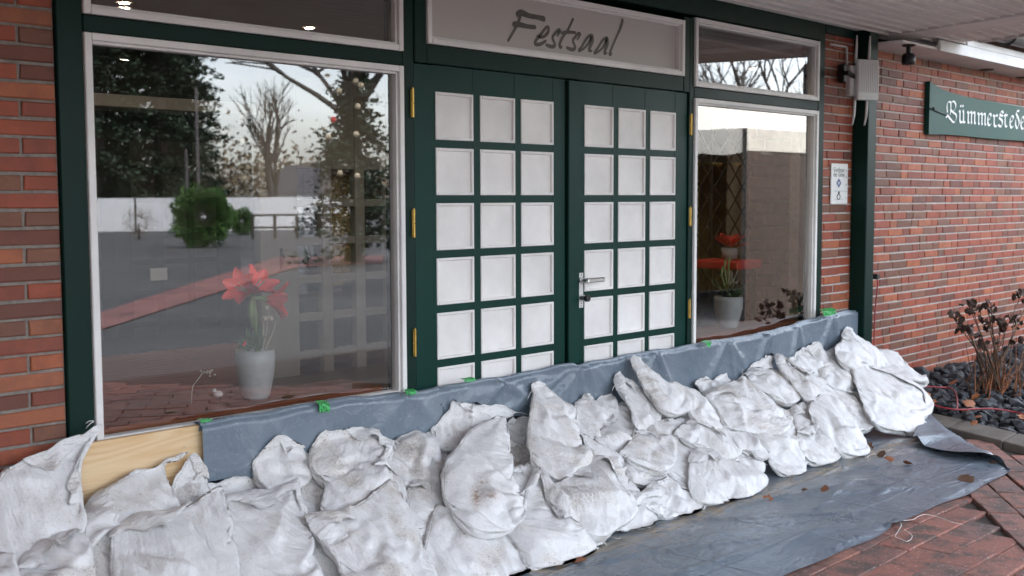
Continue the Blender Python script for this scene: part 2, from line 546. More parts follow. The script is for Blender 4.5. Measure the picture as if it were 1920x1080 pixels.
MT = dict(
    brick=m_brick(), mortar=m_mortar(),
    green=m_paint('dark_green_paint', (.0015, .020, .0145), 0.42),
    green_door=m_paint('door_green_paint', (.0022, .034, .0265), 0.40),
    white=m_paint('white_frame_paint', (.80, .785, .765), 0.38),
    panel=m_paint('white_panel_paint', (.79, .765, .745), 0.42, 0.3),
    glass=m_glass(), sack=m_sack(), tarp=m_tarp(), paver=m_paver(), asphalt=m_asphalt(), stone=m_stone(),
    frost=simple('frosted_glass', (.50, .475, .45), 0.6, var=0.03, scale=1.5),
    letter=simple('etched_letter', (.078, .068, .060), 0.4, var=0.25, scale=18),
    brass=simple('brass', (.46, .29, .075), 0.38, 1.0, var=0.2, scale=40),
    steel=simple('brushed_aluminium', (.66, .66, .66), 0.32, 1.0, var=0.08, scale=60),
    black=simple('black_plastic', (.012, .012, .013), 0.4),
    soffit=m_paint('soffit_paint', (.86, .82, .79), 0.5, 0.3),
    fascia=m_paint('fascia_paint', (.74, .73, .71), 0.5, 1.0),
    zinc=simple('weathered_zinc', (.13, .115, .11), 0.5, 0.6, var=0.25, scale=6),
    tile=simple('clay_roof_tile', (.42, .16, .10), 0.7, var=0.25, scale=9, bump=0.3),
    plywood=m_ply(),
    sill=m_wood('brown_sill_wood', (.17, .050, .026), (.32, .105, .05), 0.35),
    room_dark=simple('dark_room', (.012, .012, .012), 0.6),
    grey=simple('grey_interior_paint', (.44, .42, .39), 0.5, var=0.05, scale=2),
    cream=simple('cream_interior_paint', (.72, .66, .57), 0.6, var=0.1, scale=2),
    floor=simple('interior_floor', (.16, .12, .10), 0.35, var=0.25, scale=4),
    vase=simple('pale_ceramic', (.46, .46, .45), 0.45, var=0.10, scale=30, bump=0.25, bscale=50),
    petal=simple('red_petal', (.62, .030, .024), 0.5, var=0.25, scale=14),
    bloom=simple('amaryllis_petal', (.85, .075, .055), 0.45, var=0.2, scale=14),
    leafgreen=simple('plant_green', (.050, .10, .030), 0.5, var=0.3, scale=20),
    stem=simple('stem_green', (.14, .20, .06), 0.5, var=0.2, scale=20),
    twig=simple('dry_twig', (.48, .42, .33), 0.7),
    berry=simple('red_berry', (.55, .02, .015), 0.3),
    wax=simple('cream_wax', (.55, .45, .30), 0.5),
    plastic=simple('pale_plastic', (.62, .61, .60), 0.42, var=0.05),
    iron=simple('wrought_iron', (.015, .014, .013), 0.5, 0.2),
    signwhite=simple('white_lettering', (.80, .80, .78), 0.5, var=0.05),
    signgreen=m_paint('sign_green_paint', (.006, .060, .048), 0.45, 0.4),
    redcable=simple('red_cable', (.27, .022, .030), 0.45, var=0.2),
    leaf=simple('fallen_leaf_brown', (.30, .105, .038), 0.6, var=0.4, scale=35, bump=0.4),
    leafdark=simple('fallen_leaf_dark', (.12, .060, .030), 0.7, var=0.4, scale=35, bump=0.4),
    deadleaf=simple('withered_leaf', (.042, .022, .014), 0.7, var=0.4, scale=30),
    bark=simple('twig_bark', (.085, .050, .030), 0.8, var=0.3, scale=30),
    string=simple('white_string', (.78, .77, .74), 0.7),
    kerb=simple('concrete_kerb', (.135, .115, .095), 0.85, var=0.3, scale=7, bump=0.5),
    soil=simple('bed_soil', (.022, .020, .019), 0.95, var=0.3, scale=20, bump=0.6),
    sub=simple('joint_sand', (.055, .042, .035), 0.95, var=0.3, scale=30, bump=0.5),
    canvas=simple('cream_canvas', (.72, .67, .56), 0.7, var=0.08, scale=2),
    banner=simple('white_sheeting', (.80, .80, .80), 0.6, var=0.08, scale=0.4),
    conifer=m_leafy('conifer_needles', (.008, .018, .009), (.026, .050, .020)),
    shrubg=m_leafy('shrub_leaves', (.035, .090, .018), (.10, .20, .045)),
    wood_far=m_leafy('winter_woods', (.10, .075, .045), (.20, .15, .085)),
    tbark=simple('tree_bark', (.050, .042, .036), 0.9, var=0.3, scale=6),
    redpave=simple('red_paving', (.19, .080, .070), 0.75, var=0.3, scale=2.5),
    tape=None)
def m_tape():
    t = NT('green_tape')
    v = t.coord('Object', (1, 1, 1), 5.0)
    n = t.noise(v, 120, 2, 0.5, 1.0)
    c = t.mix(t.ramp(n, [(0.56, 0.0), (0.58, 1.0)]), (.045, .42, .10), (.02, .05, .025))
    return t.bsdf(c, 0.4)
MT['tape'] = m_tape()
MT['mortar_dirty'] = simple('weathered_mortar', (.24, .215, .19), 0.9, var=.3, scale=30, bump=.5, bscale=220)
MT['ceil'] = simple('hall_ceiling', (.34, .29, .25), 0.6, var=.08)
MT['lamp'] = m_emit('warm_lamp', (1.0, .82, .60), 55.0)
# ------------------------------------------------------------------ bricks
def brick_mesh(name, w, h, seed, mat, d=0.034):
    r = np.random.default_rng(seed)
    c = 0.0035
    x, z = w / 2, h / 2
    o = np.array([[-x, c, -z], [x, c, -z], [x, c, z], [-x, c, z]])
    i = np.array([[-x + c, 0, -z + c], [x - c, 0, -z + c], [x - c, 0, z - c], [-x + c, 0, z - c]])
    b = o.copy()
    b[:, 1] = d
    i += r.normal(0, 0.0011, i.shape)
    o[:, [0, 2]] += r.normal(0, 0.0009, (4, 2))
    v = np.vstack([i, o, b])
    f = [(0, 1, 2, 3)]
    for k in range(4):
        k2 = (k + 1) % 4
        f += [(k, 4 + k, 4 + k2, k2), (4 + k, 8 + k, 8 + k2, 4 + k2)]
    return MB().add(v, f).mesh(name, mat)
CO, JT = 0.0615, 0.0105
BH = CO - JT
STR = [brick_mesh('brick', 0.232, BH, 100 + k, MT['brick']) for k in range(7)]
HEA = [brick_mesh('brick', 0.1105, BH, 200 + k, MT['brick']) for k in range(5)]
def lay_wall(owner, x0, x1, z0, z1, zref, rows, keep, depth=0.24, yf=0.0, mort='mortar'):
    """rows(course index) -> list of (xa, xb); every brick in view is a part, the far rest one part"""
    MB().box((x0, yf + 0.0075, z0), (x1, yf + depth, z1)).obj('mortar', MT[mort], owner)
    k0 = math.floor((z0 - zref) / CO)
    allb = []
    k = k0
    while zref + k * CO < z1:
        zc = zref + k * CO + CO / 2
        if zc - BH / 2 > z0 - 0.03 and zc + BH / 2 < z1 + 0.002:
            for xa, xb in rows(k):
                xa, xb = max(xa, x0), min(xb, x1)
                if xb - xa > 0.02:
                    allb.append(((xa + xb) / 2, zc, xb - xa))
        k += 1
    allb.sort(key=keep)
    for xc, zc, wd in allb[:300]:
        st = wd > 0.15
        me = random.choice(STR if st else HEA)
        o = link('brick', me, owner)
        o.location = (xc + random.uniform(-.0008, .0008), yf + random.uniform(-0.0022, 0.0018), zc + random.uniform(-.0009, .0009))
        o.scale.x = wd / (0.232 if st else 0.1105)
        o.rotation_euler = (random.gauss(0, .006), random.gauss(0, .003), random.gauss(0, .004))
    rest = allb[300:]
    if rest:
        v, f, rn = [], [], []
        for xc, zc, wd in rest:
            c = 0.0035
            x, z = wd / 2, BH / 2
            dy = random.uniform(-.0022, .0018)
            n = len(v)
            for a, yy in ((c, 0), (0, c), (0, .03)):
                v += [(xc + sx * (x - a), yf + dy + yy, zc + sz * (z - a)) for sx, sz in ((-1, -1), (1, -1), (1, 1), (-1, 1))]
            f.append((n, n + 1, n + 2, n + 3))
            for q in range(4):
                q2 = (q + 1) % 4
                f += [(n + q, n + 4 + q, n + 4 + q2, n + q2), (n + 4 + q, n + 8 + q, n + 8 + q2, n + 4 + q2)]
            rn += [random.random()] * 9
        me = raw_mesh('brick', v, f, MT['brick'], False)
        a = me.attributes.new('rnd', 'FLOAT', 'FACE')
        a.data.foreach_set('value', rn)
        stuff(link('brick', me, owner))
def wild_rows(x0, x1, seed):
    rows = {}
    def fn(k):
        if k not in rows:
            r = random.Random(seed * 1000 + k)
            x, out, last = x0 - r.uniform(0, .22), [], 0
            while x < x1:
                w_ = 0.1105 if (r.random() < 0.36 and last == 0) else 0.232
                last = 1 if w_ < .2 else 0
                out.append((x, x + w_))
                x += w_ + JT
            rows[k] = out
        return rows[k]
    return fn
ZL = at_y(83, 86.25)[2]
XJ = at_y(34, 100)[0]
def left_rows(k):
    out = []
    if k % 2 == 0:
        out.append((XJ + JT / 2, 1.829))
        x = XJ - JT / 2
    else:
        x = 1.829
    i = 0
    while x > -2.2:
        w_ = 0.232 if (i + k) % 3 else 0.1105
        if i == 0:
            w_ = 0.232
        out.append((x - w_, x))
        x -= w_ + JT
        i += 1
    return out
def zone_mid(a):
    return lambda b: abs(b[0] - a[0]) + 0.6 * abs(b[1] - a[1])
wl = thing('brick_wall', 'red brick wall left of the big display window, along the picture edge', 'brick wall', 'brick walls of the hall front')
lay_wall(wl, -2.2, 1.832, 0.0, 2.66, ZL, left_rows, zone_mid((1.83, 1.4)), mort='mortar_dirty')
wp = thing('brick_wall', 'narrow brick pier between the small display window and the dark green post', 'brick wall', 'brick walls of the hall front')
ZR = at_y(1642.7, 238.3)[2]
lay_wall(wp, 7.155, 7.72, 0.0, 2.655, ZR, wild_rows(7.158, 7.72, 5), zone_mid((7.36, 1.5)))
wr = thing('brick_wall', 'long red brick wall behind the green lettered sign and the stone bed', 'brick wall', 'brick walls of the hall front')
lay_wall(wr, 7.722, 14.0, -0.05, 2.565, ZR, wild_rows(7.724, 14.0, 9), zone_mid((8.2, 1.4)))

# ------------------------------------------------------------------ timber front
tf = thing('timber_front', 'dark green timber posts and rails framing doors and windows', 'timber frame')
def timber(name, x0, x1, z0, z1, y0=-0.012, y1=0.12):
    return MB().box((x0, y0, z0), (x1, y1, z1), 0.004).obj(name, MT['green'], tf)
timber('post', 1.834, 1.929, 0.0, 2.66)
timber('post', 3.397, 3.464, 0.0, 2.53, -0.006)
timber('post', 3.466, 3.536, 2.105, 2.53)
timber('post', 5.518, 5.576, 2.105, 2.53)
timber('post', 5.578, 5.622, 0.0, 2.53, -0.010)
timber('post', 7.068, 7.150, 0.0, 2.655)
timber('head_beam', 1.931, 7.066, 2.545, 2.66, -0.016)
timber('head_beam', 7.152, 7.72, 2.60, 2.656, -0.016)
timber('rail', 1.931, 3.395, 2.082, 2.142, -0.010)
timber('rail', 3.538, 5.516, 2.106, 2.190, -0.010)
timber('rail', 5.624, 7.066, 2.080, 2.141, -0.010)
timber('rail', 1.931, 3.395, 0.0, 0.615, -0.010)
timber('rail', 5.624, 7.066, 0.0, 0.60, -0.010)

def window(label, x0, x1, z0, z1, glass=True, mat=None, fw=0.026):
    wn = thing('window', label, 'window', 'white framed windows of the hall front')
    ym, yg = -0.022, 0.020
    def bead(a, b):
        # outer strip and a stepped inner lip
        return MB().box((a[0], ym, a[1]), (b[0], yg + .03, b[1]), 0.003)
    for nm, a, b, ia, ib in (
            ('frame_side', (x0, z0), (x0 + fw, z1), (x0 + fw, z0 + fw), (x0 + fw + .010, z1 - fw)),
            ('frame_side', (x1 - fw, z0), (x1, z1), (x1 - fw - .010, z0 + fw), (x1 - fw, z1 - fw)),
            ('frame_bar', (x0 + fw + .001, z1 - fw), (x1 - fw - .001, z1), (x0 + fw + .011, z1 - fw - .010), (x1 - fw - .011, z1 - fw)),
            ('frame_bar', (x0 + fw + .001, z0), (x1 - fw - .001, z0 + fw), (x0 + fw + .011, z0 + fw), (x1 - fw - .011, z0 + fw + .010))):
        m = bead(a, b)
        m.box((ia[0], ym + .016, ia[1]), (ib[0], yg + .022, ib[1]), 0.002)
        m.obj(nm, MT['white'], wn)
    g = MB().box((x0 + .01, yg, z0 + .01), (x1 - .01, yg + .006, z1 - .01)) if mat else MB().add([(x0 + .01, yg, z0 + .01), (x1 - .01, yg, z0 + .01), (x1 - .01, yg, z1 - .01), (x0 + .01, yg, z1 - .01)], [(0, 1, 2, 3)])
    g.obj('pane', mat or MT['glass'], wn)
    return wn
window('large display window with the red amaryllis on its sill', 1.930, 3.394, 0.617, 2.080)
window('fanlight above the large display window, cut by the top edge', 1.930, 3.394, 2.144, 2.543)
wf = window('frosted fanlight lettered Festsaal above the double door', 3.538, 5.515, 2.192, 2.505, mat=MT['frost'])
window('fanlight above the small display window, mirroring the canopy', 5.623, 7.065, 2.143, 2.535)
window('small display window right of the door with a pale vase inside', 5.623, 7.065, 0.602, 2.078)

# ------------------------------------------------------------------ lettering on the frosted fanlight: round brush strokes
def brush(m, pts, wid, P, y, seg=6):
    pts = [np.array(p, float) for p in pts]
    q = []
    for i in range(len(pts) - 1):
        p0, p1, p2, p3 = pts[max(i - 1, 0)], pts[i], pts[i + 1], pts[min(i + 2, len(pts) - 1)]
        for s in range(seg):
            t = s / seg
            q.append(0.5 * ((2 * p1) + (p2 - p0) * t + (2 * p0 - 5 * p1 + 4 * p2 - p3) * t * t + (3 * p1 - p0 - 3 * p2 + p3) * t ** 3))
    q.append(pts[-1])
    q3 = np.array([P(*k) for k in q])
    wd = np.interp(np.linspace(0, 1, len(q3)), np.linspace(0, 1, len(wid)), wid) if hasattr(wid, '__len__') else np.full(len(q3), wid)
    t = np.gradient(q3[:, [0, 2]], axis=0)
    t /= np.linalg.norm(t, axis=1)[:, None] + 1e-9
    nrm = np.stack([-t[:, 1], t[:, 0]], 1)
    a = q3[:, [0, 2]] + nrm * wd[:, None] / 2
    b = q3[:, [0, 2]] - nrm * wd[:, None] / 2
    v = [(p[0], y, p[1]) for p in a] + [(p[0], y, p[1]) for p in b]
    n = len(a)
    m.add(v, [(i, i + 1, n + i + 1, n + i) for i in range(n - 1)])
    for c, wv in ((q3[0], wd[0]), (q3[-1], wd[-1])):
        k = 10
        vv = [(c[0] + wv / 2 * math.cos(2 * math.pi * j / k), y - .0002, c[2] + wv / 2 * math.sin(2 * math.pi * j / k)) for j in range(k)]
        m.add(vv, [tuple(range(k))])
YG = 0.0185
PF = lambda x, y: at_y(940 + x / 7.68, 10 + y / 7.68, YG)
LET = {
    'F': [([(265, 165), (245, 240), (190, 350), (98, 508)], [.026, .020, .018, .016]), ([(240, 125), (290, 108), (400, 150), (520, 172), (608, 195)], [.034, .036, .028, .026, .032]), ([(190, 275), (260, 278), (380, 305), (480, 315)], [.034, .030, .024, .024])],
    'e': [([(520, 450), (600, 455), (670, 390), (678, 320), (640, 325), (560, 430), (490, 520), (500, 562), (570, 555), (640, 512)], [.017, .018, .022, .020, .017, .018, .020, .022, .020, .014])],
    's': [([(805, 440), (845, 370), (825, 355), (760, 420), (740, 470), (770, 560), (750, 592), (700, 590), (650, 570)], [.011, .018, .018, .017, .019, .020, .022, .022, .018])],
    't': [([(1030, 200), (960, 350), (890, 450), (840, 560), (850, 605), (868, 595)], [.018, .018, .018, .020, .020, .014]), ([(875, 400), (960, 385), (1065, 392)], [.020, .020, .016])],
    's.001': [([(1095, 490), (1135, 420), (1110, 405), (1055, 465), (1030, 510), (1062, 600), (1040, 635), (990, 630), (945, 610)], [.011, .018, .018, .017, .019, .020, .022, .022, .018])],
    'a': [([(1300, 430), (1240, 460), (1160, 590), (1115, 645), (1130, 655), (1200, 610), (1270, 520), (1305, 430), (1305, 510), (1275, 600), (1265, 650), (1300, 655)], [.018, .018, .017, .016, .014, .014, .018, .020, .034, .024, .020, .013])],
    'a.001': [([(1520, 465), (1460, 500), (1385, 620), (1340, 680), (1355, 690), (1430, 640), (1490, 560), (1525, 470), (1522, 550), (1495, 640), (1485, 690), (1518, 688)], [.018, .018, .017, .016, .014, .014, .018, .020, .034, .024, .020, .013])],
    'l': [([(1745, 215), (1720, 310), (1660, 450), (1600, 590), (1560, 690), (1568, 712), (1590, 690)], [.024, .024, .017, .018, .020, .018, .012])],
}
for ch, strokes in LET.items():
    m = MB()
    for j, (pts, wd) in enumerate(strokes):
        brush(m, pts, np.array(wd) * 0.92, PF, YG - 0.0004 * j)
    m.obj('letter', MT['letter'], wf)

# ------------------------------------------------------------------ double door
PW, PH, PP = 0.240, 0.215, 0.2515
def panel_mesh():
    m = MB()
    bw, x, z = 0.013, PW / 2, PH / 2
    for a, b in (((-x, -z), (-x + bw, z)), ((x - bw, -z), (x, z)), ((-x + bw, z - bw), (x - bw, z)), ((-x + bw, -z), (x - bw, -z + bw))):
        m.box((a[0], -0.006, a[1]), (b[0], 0.010, b[1]), 0.0025)
    m.add([(-x + bw - .002, 0.008, -z + bw - .002), (x - bw + .002, 0.008, -z + bw - .002), (x - bw + .002, 0.008, z - bw + .002), (-x + bw - .002, 0.008, z - bw + .002)], [(0, 1, 2, 3)])
    return m.mesh('panel', MT['panel'])
PM = panel_mesh()
def leaf(label, x0, x1, cols, hx, hz):
    d = thing('door_leaf', label, 'door', 'leaves of the double door')
    bm = MB()
    zt, zb = 2.102, 0.02
    # stiles and rails around the panels
    xs = [x0]
    for c in cols:
        xs += [c - PW / 2 + .003, c + PW / 2 - .003]
    xs.append(x1)
    for k in range(0, len(xs), 2):
        bm.box((xs[k], 0.002, zb), (xs[k + 1], 0.05, zt), 0.003)
    zs = [zt] + [z for r in range(7) for z in (1.984 - r * PP - .003, 1.984 - r * PP - PH + .003)] + [zb]
    for k in range(0, len(zs), 2):
        for c in cols:
            bm.box((c - PW / 2 - .004, 0.0035, zs[k + 1]), (c + PW / 2 + .004, 0.049, zs[k]))
    bm.obj('leaf', MT['green_door'], d)
    for c in cols:
        for r in range(7):
            o = link('panel', PM, d)
            o.location = (c, 0.002 + random.uniform(-.0006, .0006), 1.984 - r * PP - PH / 2)
    for za, zz in hz:
        h = MB().tube([(hx, -0.016, za), (hx, -0.016, (za + zz) / 2 - .002)], 0.0062, 12)
        h.tube([(hx, -0.016, (za + zz) / 2 + .002), (hx, -0.016, zz)], 0.0062, 12)
        h.tube([(hx, -0.016, zz), (hx, -0.016, zz + .006)], 0.004, 10)
        h.box((hx - .006, -0.0125, za), (hx + .006, -0.006, zz), .002)
        h.obj('hinge', MT['brass'], d, smooth=False)
    return d
leaf('left leaf of the green double door, brass hinges beside the large window', 3.468, 4.497, (3.717, 4.002, 4.284), 3.4465, ((1.861, 1.985), (1.330, 1.454), (0.796, 0.918)))
d2 = leaf('right leaf of the green double door with the lever handle', 4.530, 5.574, (4.768, 5.0515, 5.335), 5.588, ((1.862, 1.980), (1.340, 1.446), (0.802, 0.910)))
MB().box((4.508, -0.016, 0.02), (4.592, 0.0015, 2.10), 0.004).obj('cover_strip', MT['green_door'], d2)
hd = MB().box((4.598, -0.0065, 0.932), (4.634, 0.0015, 1.114), 0.002).obj('handle_plate', MT['plastic'], d2)
m = MB().tube([(4.614, -0.004, 1.076), (4.614, -0.052, 1.076)], 0.010, 14)
m.box((4.606, -0.064, 1.064), (4.748, -0.046, 1.088), 0.005)
m.obj('lever', MT['steel'], d2)
MB().lathe([(0, .0), (.017, .0), (.017, .008), (0, .008)], 20).obj('rose', MT['steel'], d2)
bpy.data.objects['rose'].rotation_euler = (math.pi / 2, 0, 0)
bpy.data.objects['rose'].location = (4.614, -0.006, 1.076)
m = MB().tube([(4.616, -0.006, 0.984), (4.616, -0.040, 0.984)], 0.016, 18)
k = m.obj('knob', MT['steel'], d2)
MB().tube([(4.616, -0.0405, 0.984), (4.616, -0.056, 0.984)], [0.0185, 0.0175], 18).obj('knob_cap', MT['black'], k)
for zz in (0.942, 0.955, 1.105):
    MB().tube([(4.616, -0.0064, zz), (4.616, -0.0085, zz)], 0.003, 8).obj('screw', MT['black'], hd)

# ------------------------------------------------------------------ post, canopy, eaves
tag(MB().box((7.572, -0.121, 0.0), (7.697, -0.002, 2.662), 0.005).obj('support_post', MT['green']), 'square dark green post right of the brick pier, holding the canopy', 'post')
def xe(y):
    return 7.902 + 0.30 * y
cn_ = thing('canopy', 'porch canopy lined with white boards above the entrance', 'canopy')
ZS, YF = 2.655, -3.52
def slab(m, xa, xb, y0, y1, z0, z1):   # sides xa, xb are functions of y
    v = [(xa(y), y, z) for z in (z0, z1) for y in (y0, y1)] + [(xb(y), y, z) for z in (z0, z1) for y in (y0, y1)]
    m.add(v, [(0, 1, 3, 2), (4, 6, 7, 5), (0, 4, 5, 1), (2, 3, 7, 6), (0, 2, 6, 4), (1, 5, 7, 3)])
PB = 0.108
nb = int((-0.02 - YF) / PB)
for i in range(nb):
    y1 = -0.022 - i * PB
    y0 = y1 - PB + .003
    m = MB()
    slab(m, lambda y: -2.2, lambda y: xe(y) - .004, y0 + .012, y1, ZS + random.uniform(-.001, .001), ZS + .016)
    slab(m, lambda y: -2.2, lambda y: xe(y) - .006, y0 + .003, y0 + .0095, ZS - .013, ZS + .014)
    m.obj('soffit_board', MT['soffit'], cn_)
m = MB()
slab(m, lambda y: xe(y) + .004, lambda y: xe(y) + .315, YF, -0.004, ZS - .016, ZS + .02)
m.obj('edge_trim', MT['soffit'], cn_)
for i in range(nb):
    y1 = -0.022 - i * PB
    y0 = y1 - PB + .003
    m = MB()
    slab(m, lambda y: xe(y) + .318, lambda y: xe(y) + .86, y0 + .012, y1, ZS - .004 + random.uniform(-.001, .001), ZS + .016)
    slab(m, lambda y: xe(y) + .318, lambda y: xe(y) + .86, y0 + .003, y0 + .0095, ZS - .017, ZS + .014)
    m.obj('soffit_board', MT['soffit'], cn_)
m = MB()
slab(m, lambda y: -2.3, lambda y: xe(y) + .88, YF - .02, 0.0, ZS + .025, ZS + .30)
m.obj('roof_deck', MT['zinc'], cn_)
MB().box((-2.3, YF - .05, ZS - .10), (xe(YF) + .88, YF - .022, ZS + .30), .004).obj('fascia_board', MT['green'], cn_)
m = MB()
slab(m, lambda y: xe(y) + .882, lambda y: xe(y) + .905, YF, -.45, ZS - .02, ZS + .30)
m.obj('side_fascia', MT['fascia'], cn_)

ev = thing('eaves', 'eaves over the right brick wall with pale fascia, gutter and tiles', 'roof eaves')
MB().box((7.73, -0.285, 2.567), (14.0, 0.10, 2.585)).obj('soffit', MT['soffit'], ev)
MB().box((8.30, -0.306, 2.560), (14.0, -0.286, 2.640), .003).obj('fascia', MT['fascia'], ev)
MB().box((8.78, -0.309, 2.6405), (14.0, -0.288, 2.690), .003).obj('fascia', MT['fascia'], ev)
gx = [8.9, 14.0]
v, f = [], []
for x in gx:
    for k in range(13):
        a = math.pi + math.pi * k / 12
        v.append((x, -0.385 + .07 * math.cos(a), 2.775 + .075 * math.sin(a)))
for k in range(12):
    f.append((k, k + 1, 13 + k + 1, 13 + k))
g = MB().add(v, f)
g.tube([(8.9, -0.455, 2.777), (14, -0.455, 2.777)], .009, 8)
g.obj('gutter', MT['zinc'], ev, smooth=True)
for x in (9.35, 10.15, 10.95, 11.75):
    MB().tube([(x, -0.385 + .078 * math.cos(math.pi + math.pi * k / 10), 2.775 + .083 * math.sin(math.pi + math.pi * k / 10)) for k in range(11)], .008, 6).obj('gutter_bracket', MT['iron'], ev)
for r in range(4):
    for c in range(24):
        x = 8.75 + c * .21
        y = -0.42 + r * .26
        z = 2.80 + r * .155
        m = MB()
        vv, ff = [], []
        for j, (dy, dz) in enumerate(((0, 0), (.30, .175))):
            for k in range(9):
                t = k / 8
                vv.append((x + .22 * t, y + dy, z + dz + .028 * math.sin(t * 2 * math.pi) + .012 * (1 - j)))
        for k in range(8):
            ff.append((k, k + 1, 9 + k + 1, 9 + k))
        vv += [(p[0], p[1], p[2] - .016) for p in vv[:9]]
        ff += [(k, 18 + k, 18 + k + 1, k + 1) for k in range(8)]
        m.add(vv, ff)
        m.obj('roof_tile', MT['tile'], ev, smooth=True)
for x, y in ((1850, 130), (1916, 145)):
    p = at_z(x, y, 2.566)
    m = MB().lathe([(0.0, 0), (.055, 0), (.060, -.006), (.045, -.010), (0, -.010)], 20, (p[0], p[1], 2.566))
    m.obj('vent_grille', MT['zinc'], ev)
# roof body keeping daylight out of the hall
structure(MB().box((-3.0, 0.02, 2.72), (14.0, 9.0, 3.0)).obj('roof_slab', MT['zinc']))

for k, (x, y, zc_) in enumerate(((233, 5, 2.44), (233, 15, 2.44), (580, 52, 2.44), (None, (5.05, 1.2), 2.44), (None, (6.35, .62), 2.44), (None, (7.4, .7), 2.44))):  # the last three are added, out of view, to brighten the hall
    p = at_z(x, y, zc_) if x else np.array([*y, zc_])
    dl = thing('downlight', ('lit warm downlight at the top left of the fanlight', 'second lit downlight just under the first one', 'lit downlight in the hall above the amaryllis window', 'added unseen downlight brightening the hall behind the double door', 'added unseen downlight brightening the hall above the grey vase', 'added unseen downlight brightening the hall behind the brick pier')[k], 'downlight', 'downlights in the hall ceiling')
    MB().lathe([(.024, -.004), (.034, -.004), (.036, -.002), (.034, -.0005)], 24, p).obj('ring', MT['steel'], dl, smooth=True)
    MB().lathe([(0, -.003), (.024, -.003)], 20, p).obj('lamp', MT['lamp'], dl)
structure(MB().box((-1.5, 0.125, 2.44), (13.0, 8.0, 2.46)).obj('ceiling', MT['ceil']))
# unseen wall added left of the porch to block light from that side
ww = thing('brick_wall', 'unseen brick wall added to block light from the left of the porch', 'brick wall', 'brick walls of the hall front')
lay_wall(ww, -3.5, 0.0, 0.0, 2.655, ZL, lambda k: [(-3.5 + i * .2425 + (k % 2) * .12, -3.5 + i * .2425 + .232 + (k % 2) * .12) for i in range(-1, 15)], lambda b: -b[0])
ww.rotation_euler.z = math.pi / 2
ww.location = (-0.9, -0.005, 0)
# ------------------------------------------------------------------ fixtures on the front and the right wall
# lettered sign board
SB = -0.042
tl, bl = at_y(1744, 152, SB), at_y(1740, 252, SB)
top_px = [(1744, 152), (1755, 161), (1768, 168), (1785, 174), (1810, 180.5), (1840, 187), (1880, 194), (1920, 201)]
bot_px = [(1740, 252), (1770, 252), (1800, 254), (1860, 260), (1920, 264.5)]
tp = [at_y(x, y, SB) for x, y in top_px]
bp = [at_y(x, y, SB) for x, y in bot_px]
xm = 11.5
pl = [(p[0], p[2]) for p in bp] + [(xm, bp[-1][2])]
tw = [(p[0], p[2]) for p in tp] + [(xm, tp[-1][2] - .004)]
pl = pl + [(2 * xm - x, z) for x, z in pl[:-1][::-1]]
tw = tw + [(2 * xm - x, z) for x, z in tw[:-1][::-1]]
sg = thing('sign_board', 'green wooden sign with white blackletter lettering on the brick wall', 'sign')
m = MB()
n = 40
xs = np.linspace(tl[0], 2 * xm - tl[0], 90)
zb = np.interp(xs, [p[0] for p in pl], [p[1] for p in pl])
zt = np.interp(xs, [p[0] for p in tw], [p[1] for p in tw])
v, f = [], []
for x, a, b in zip(xs, zb, zt):
    v += [(x, SB, a), (x, SB, b), (x, -0.004, b), (x, -0.004, a)]
for i in range(89):
    for k in range(4):
        f.append((4 * i + k, 4 * i + (k + 1) % 4, 4 * i + 4 + (k + 1) % 4, 4 * i + 4 + k))
f += [(0, 1, 2, 3), (356, 357, 358, 359)]
m.add(v, f)
m.obj('board', MT['signgreen'], sg)
PSG = lambda x, y: at_y(1720 + x / 7.715, 140 + y / 7.715, SB)
def nib(m, pts, P, y, wn=.024, ang=40, seg=5):
    """a broad pen held at an angle: thick and thin come from the direction of the stroke"""
    pts = [np.array(p, float) for p in pts]
    q = []
    for i in range(len(pts) - 1):
        p0, p1, p2, p3 = pts[max(i - 1, 0)], pts[i], pts[i + 1], pts[min(i + 2, len(pts) - 1)]
        for s in range(seg):
            t = s / seg
            q.append(0.5 * ((2 * p1) + (p2 - p0) * t + (2 * p0 - 5 * p1 + 4 * p2 - p3) * t * t + (3 * p1 - p0 - 3 * p2 + p3) * t ** 3))
    q.append(pts[-1])
    d = np.array([math.cos(math.radians(ang)), math.sin(math.radians(ang))]) * wn / 2
    q3 = [P(*k) for k in q]
    v = [(p[0] + d[0], y, p[2] + d[1]) for p in q3] + [(p[0] - d[0], y, p[2] - d[1]) for p in q3]
    n = len(q3)
    m.add(v, [(i, i + 1, n + i + 1, n + i) for i in range(n - 1)])
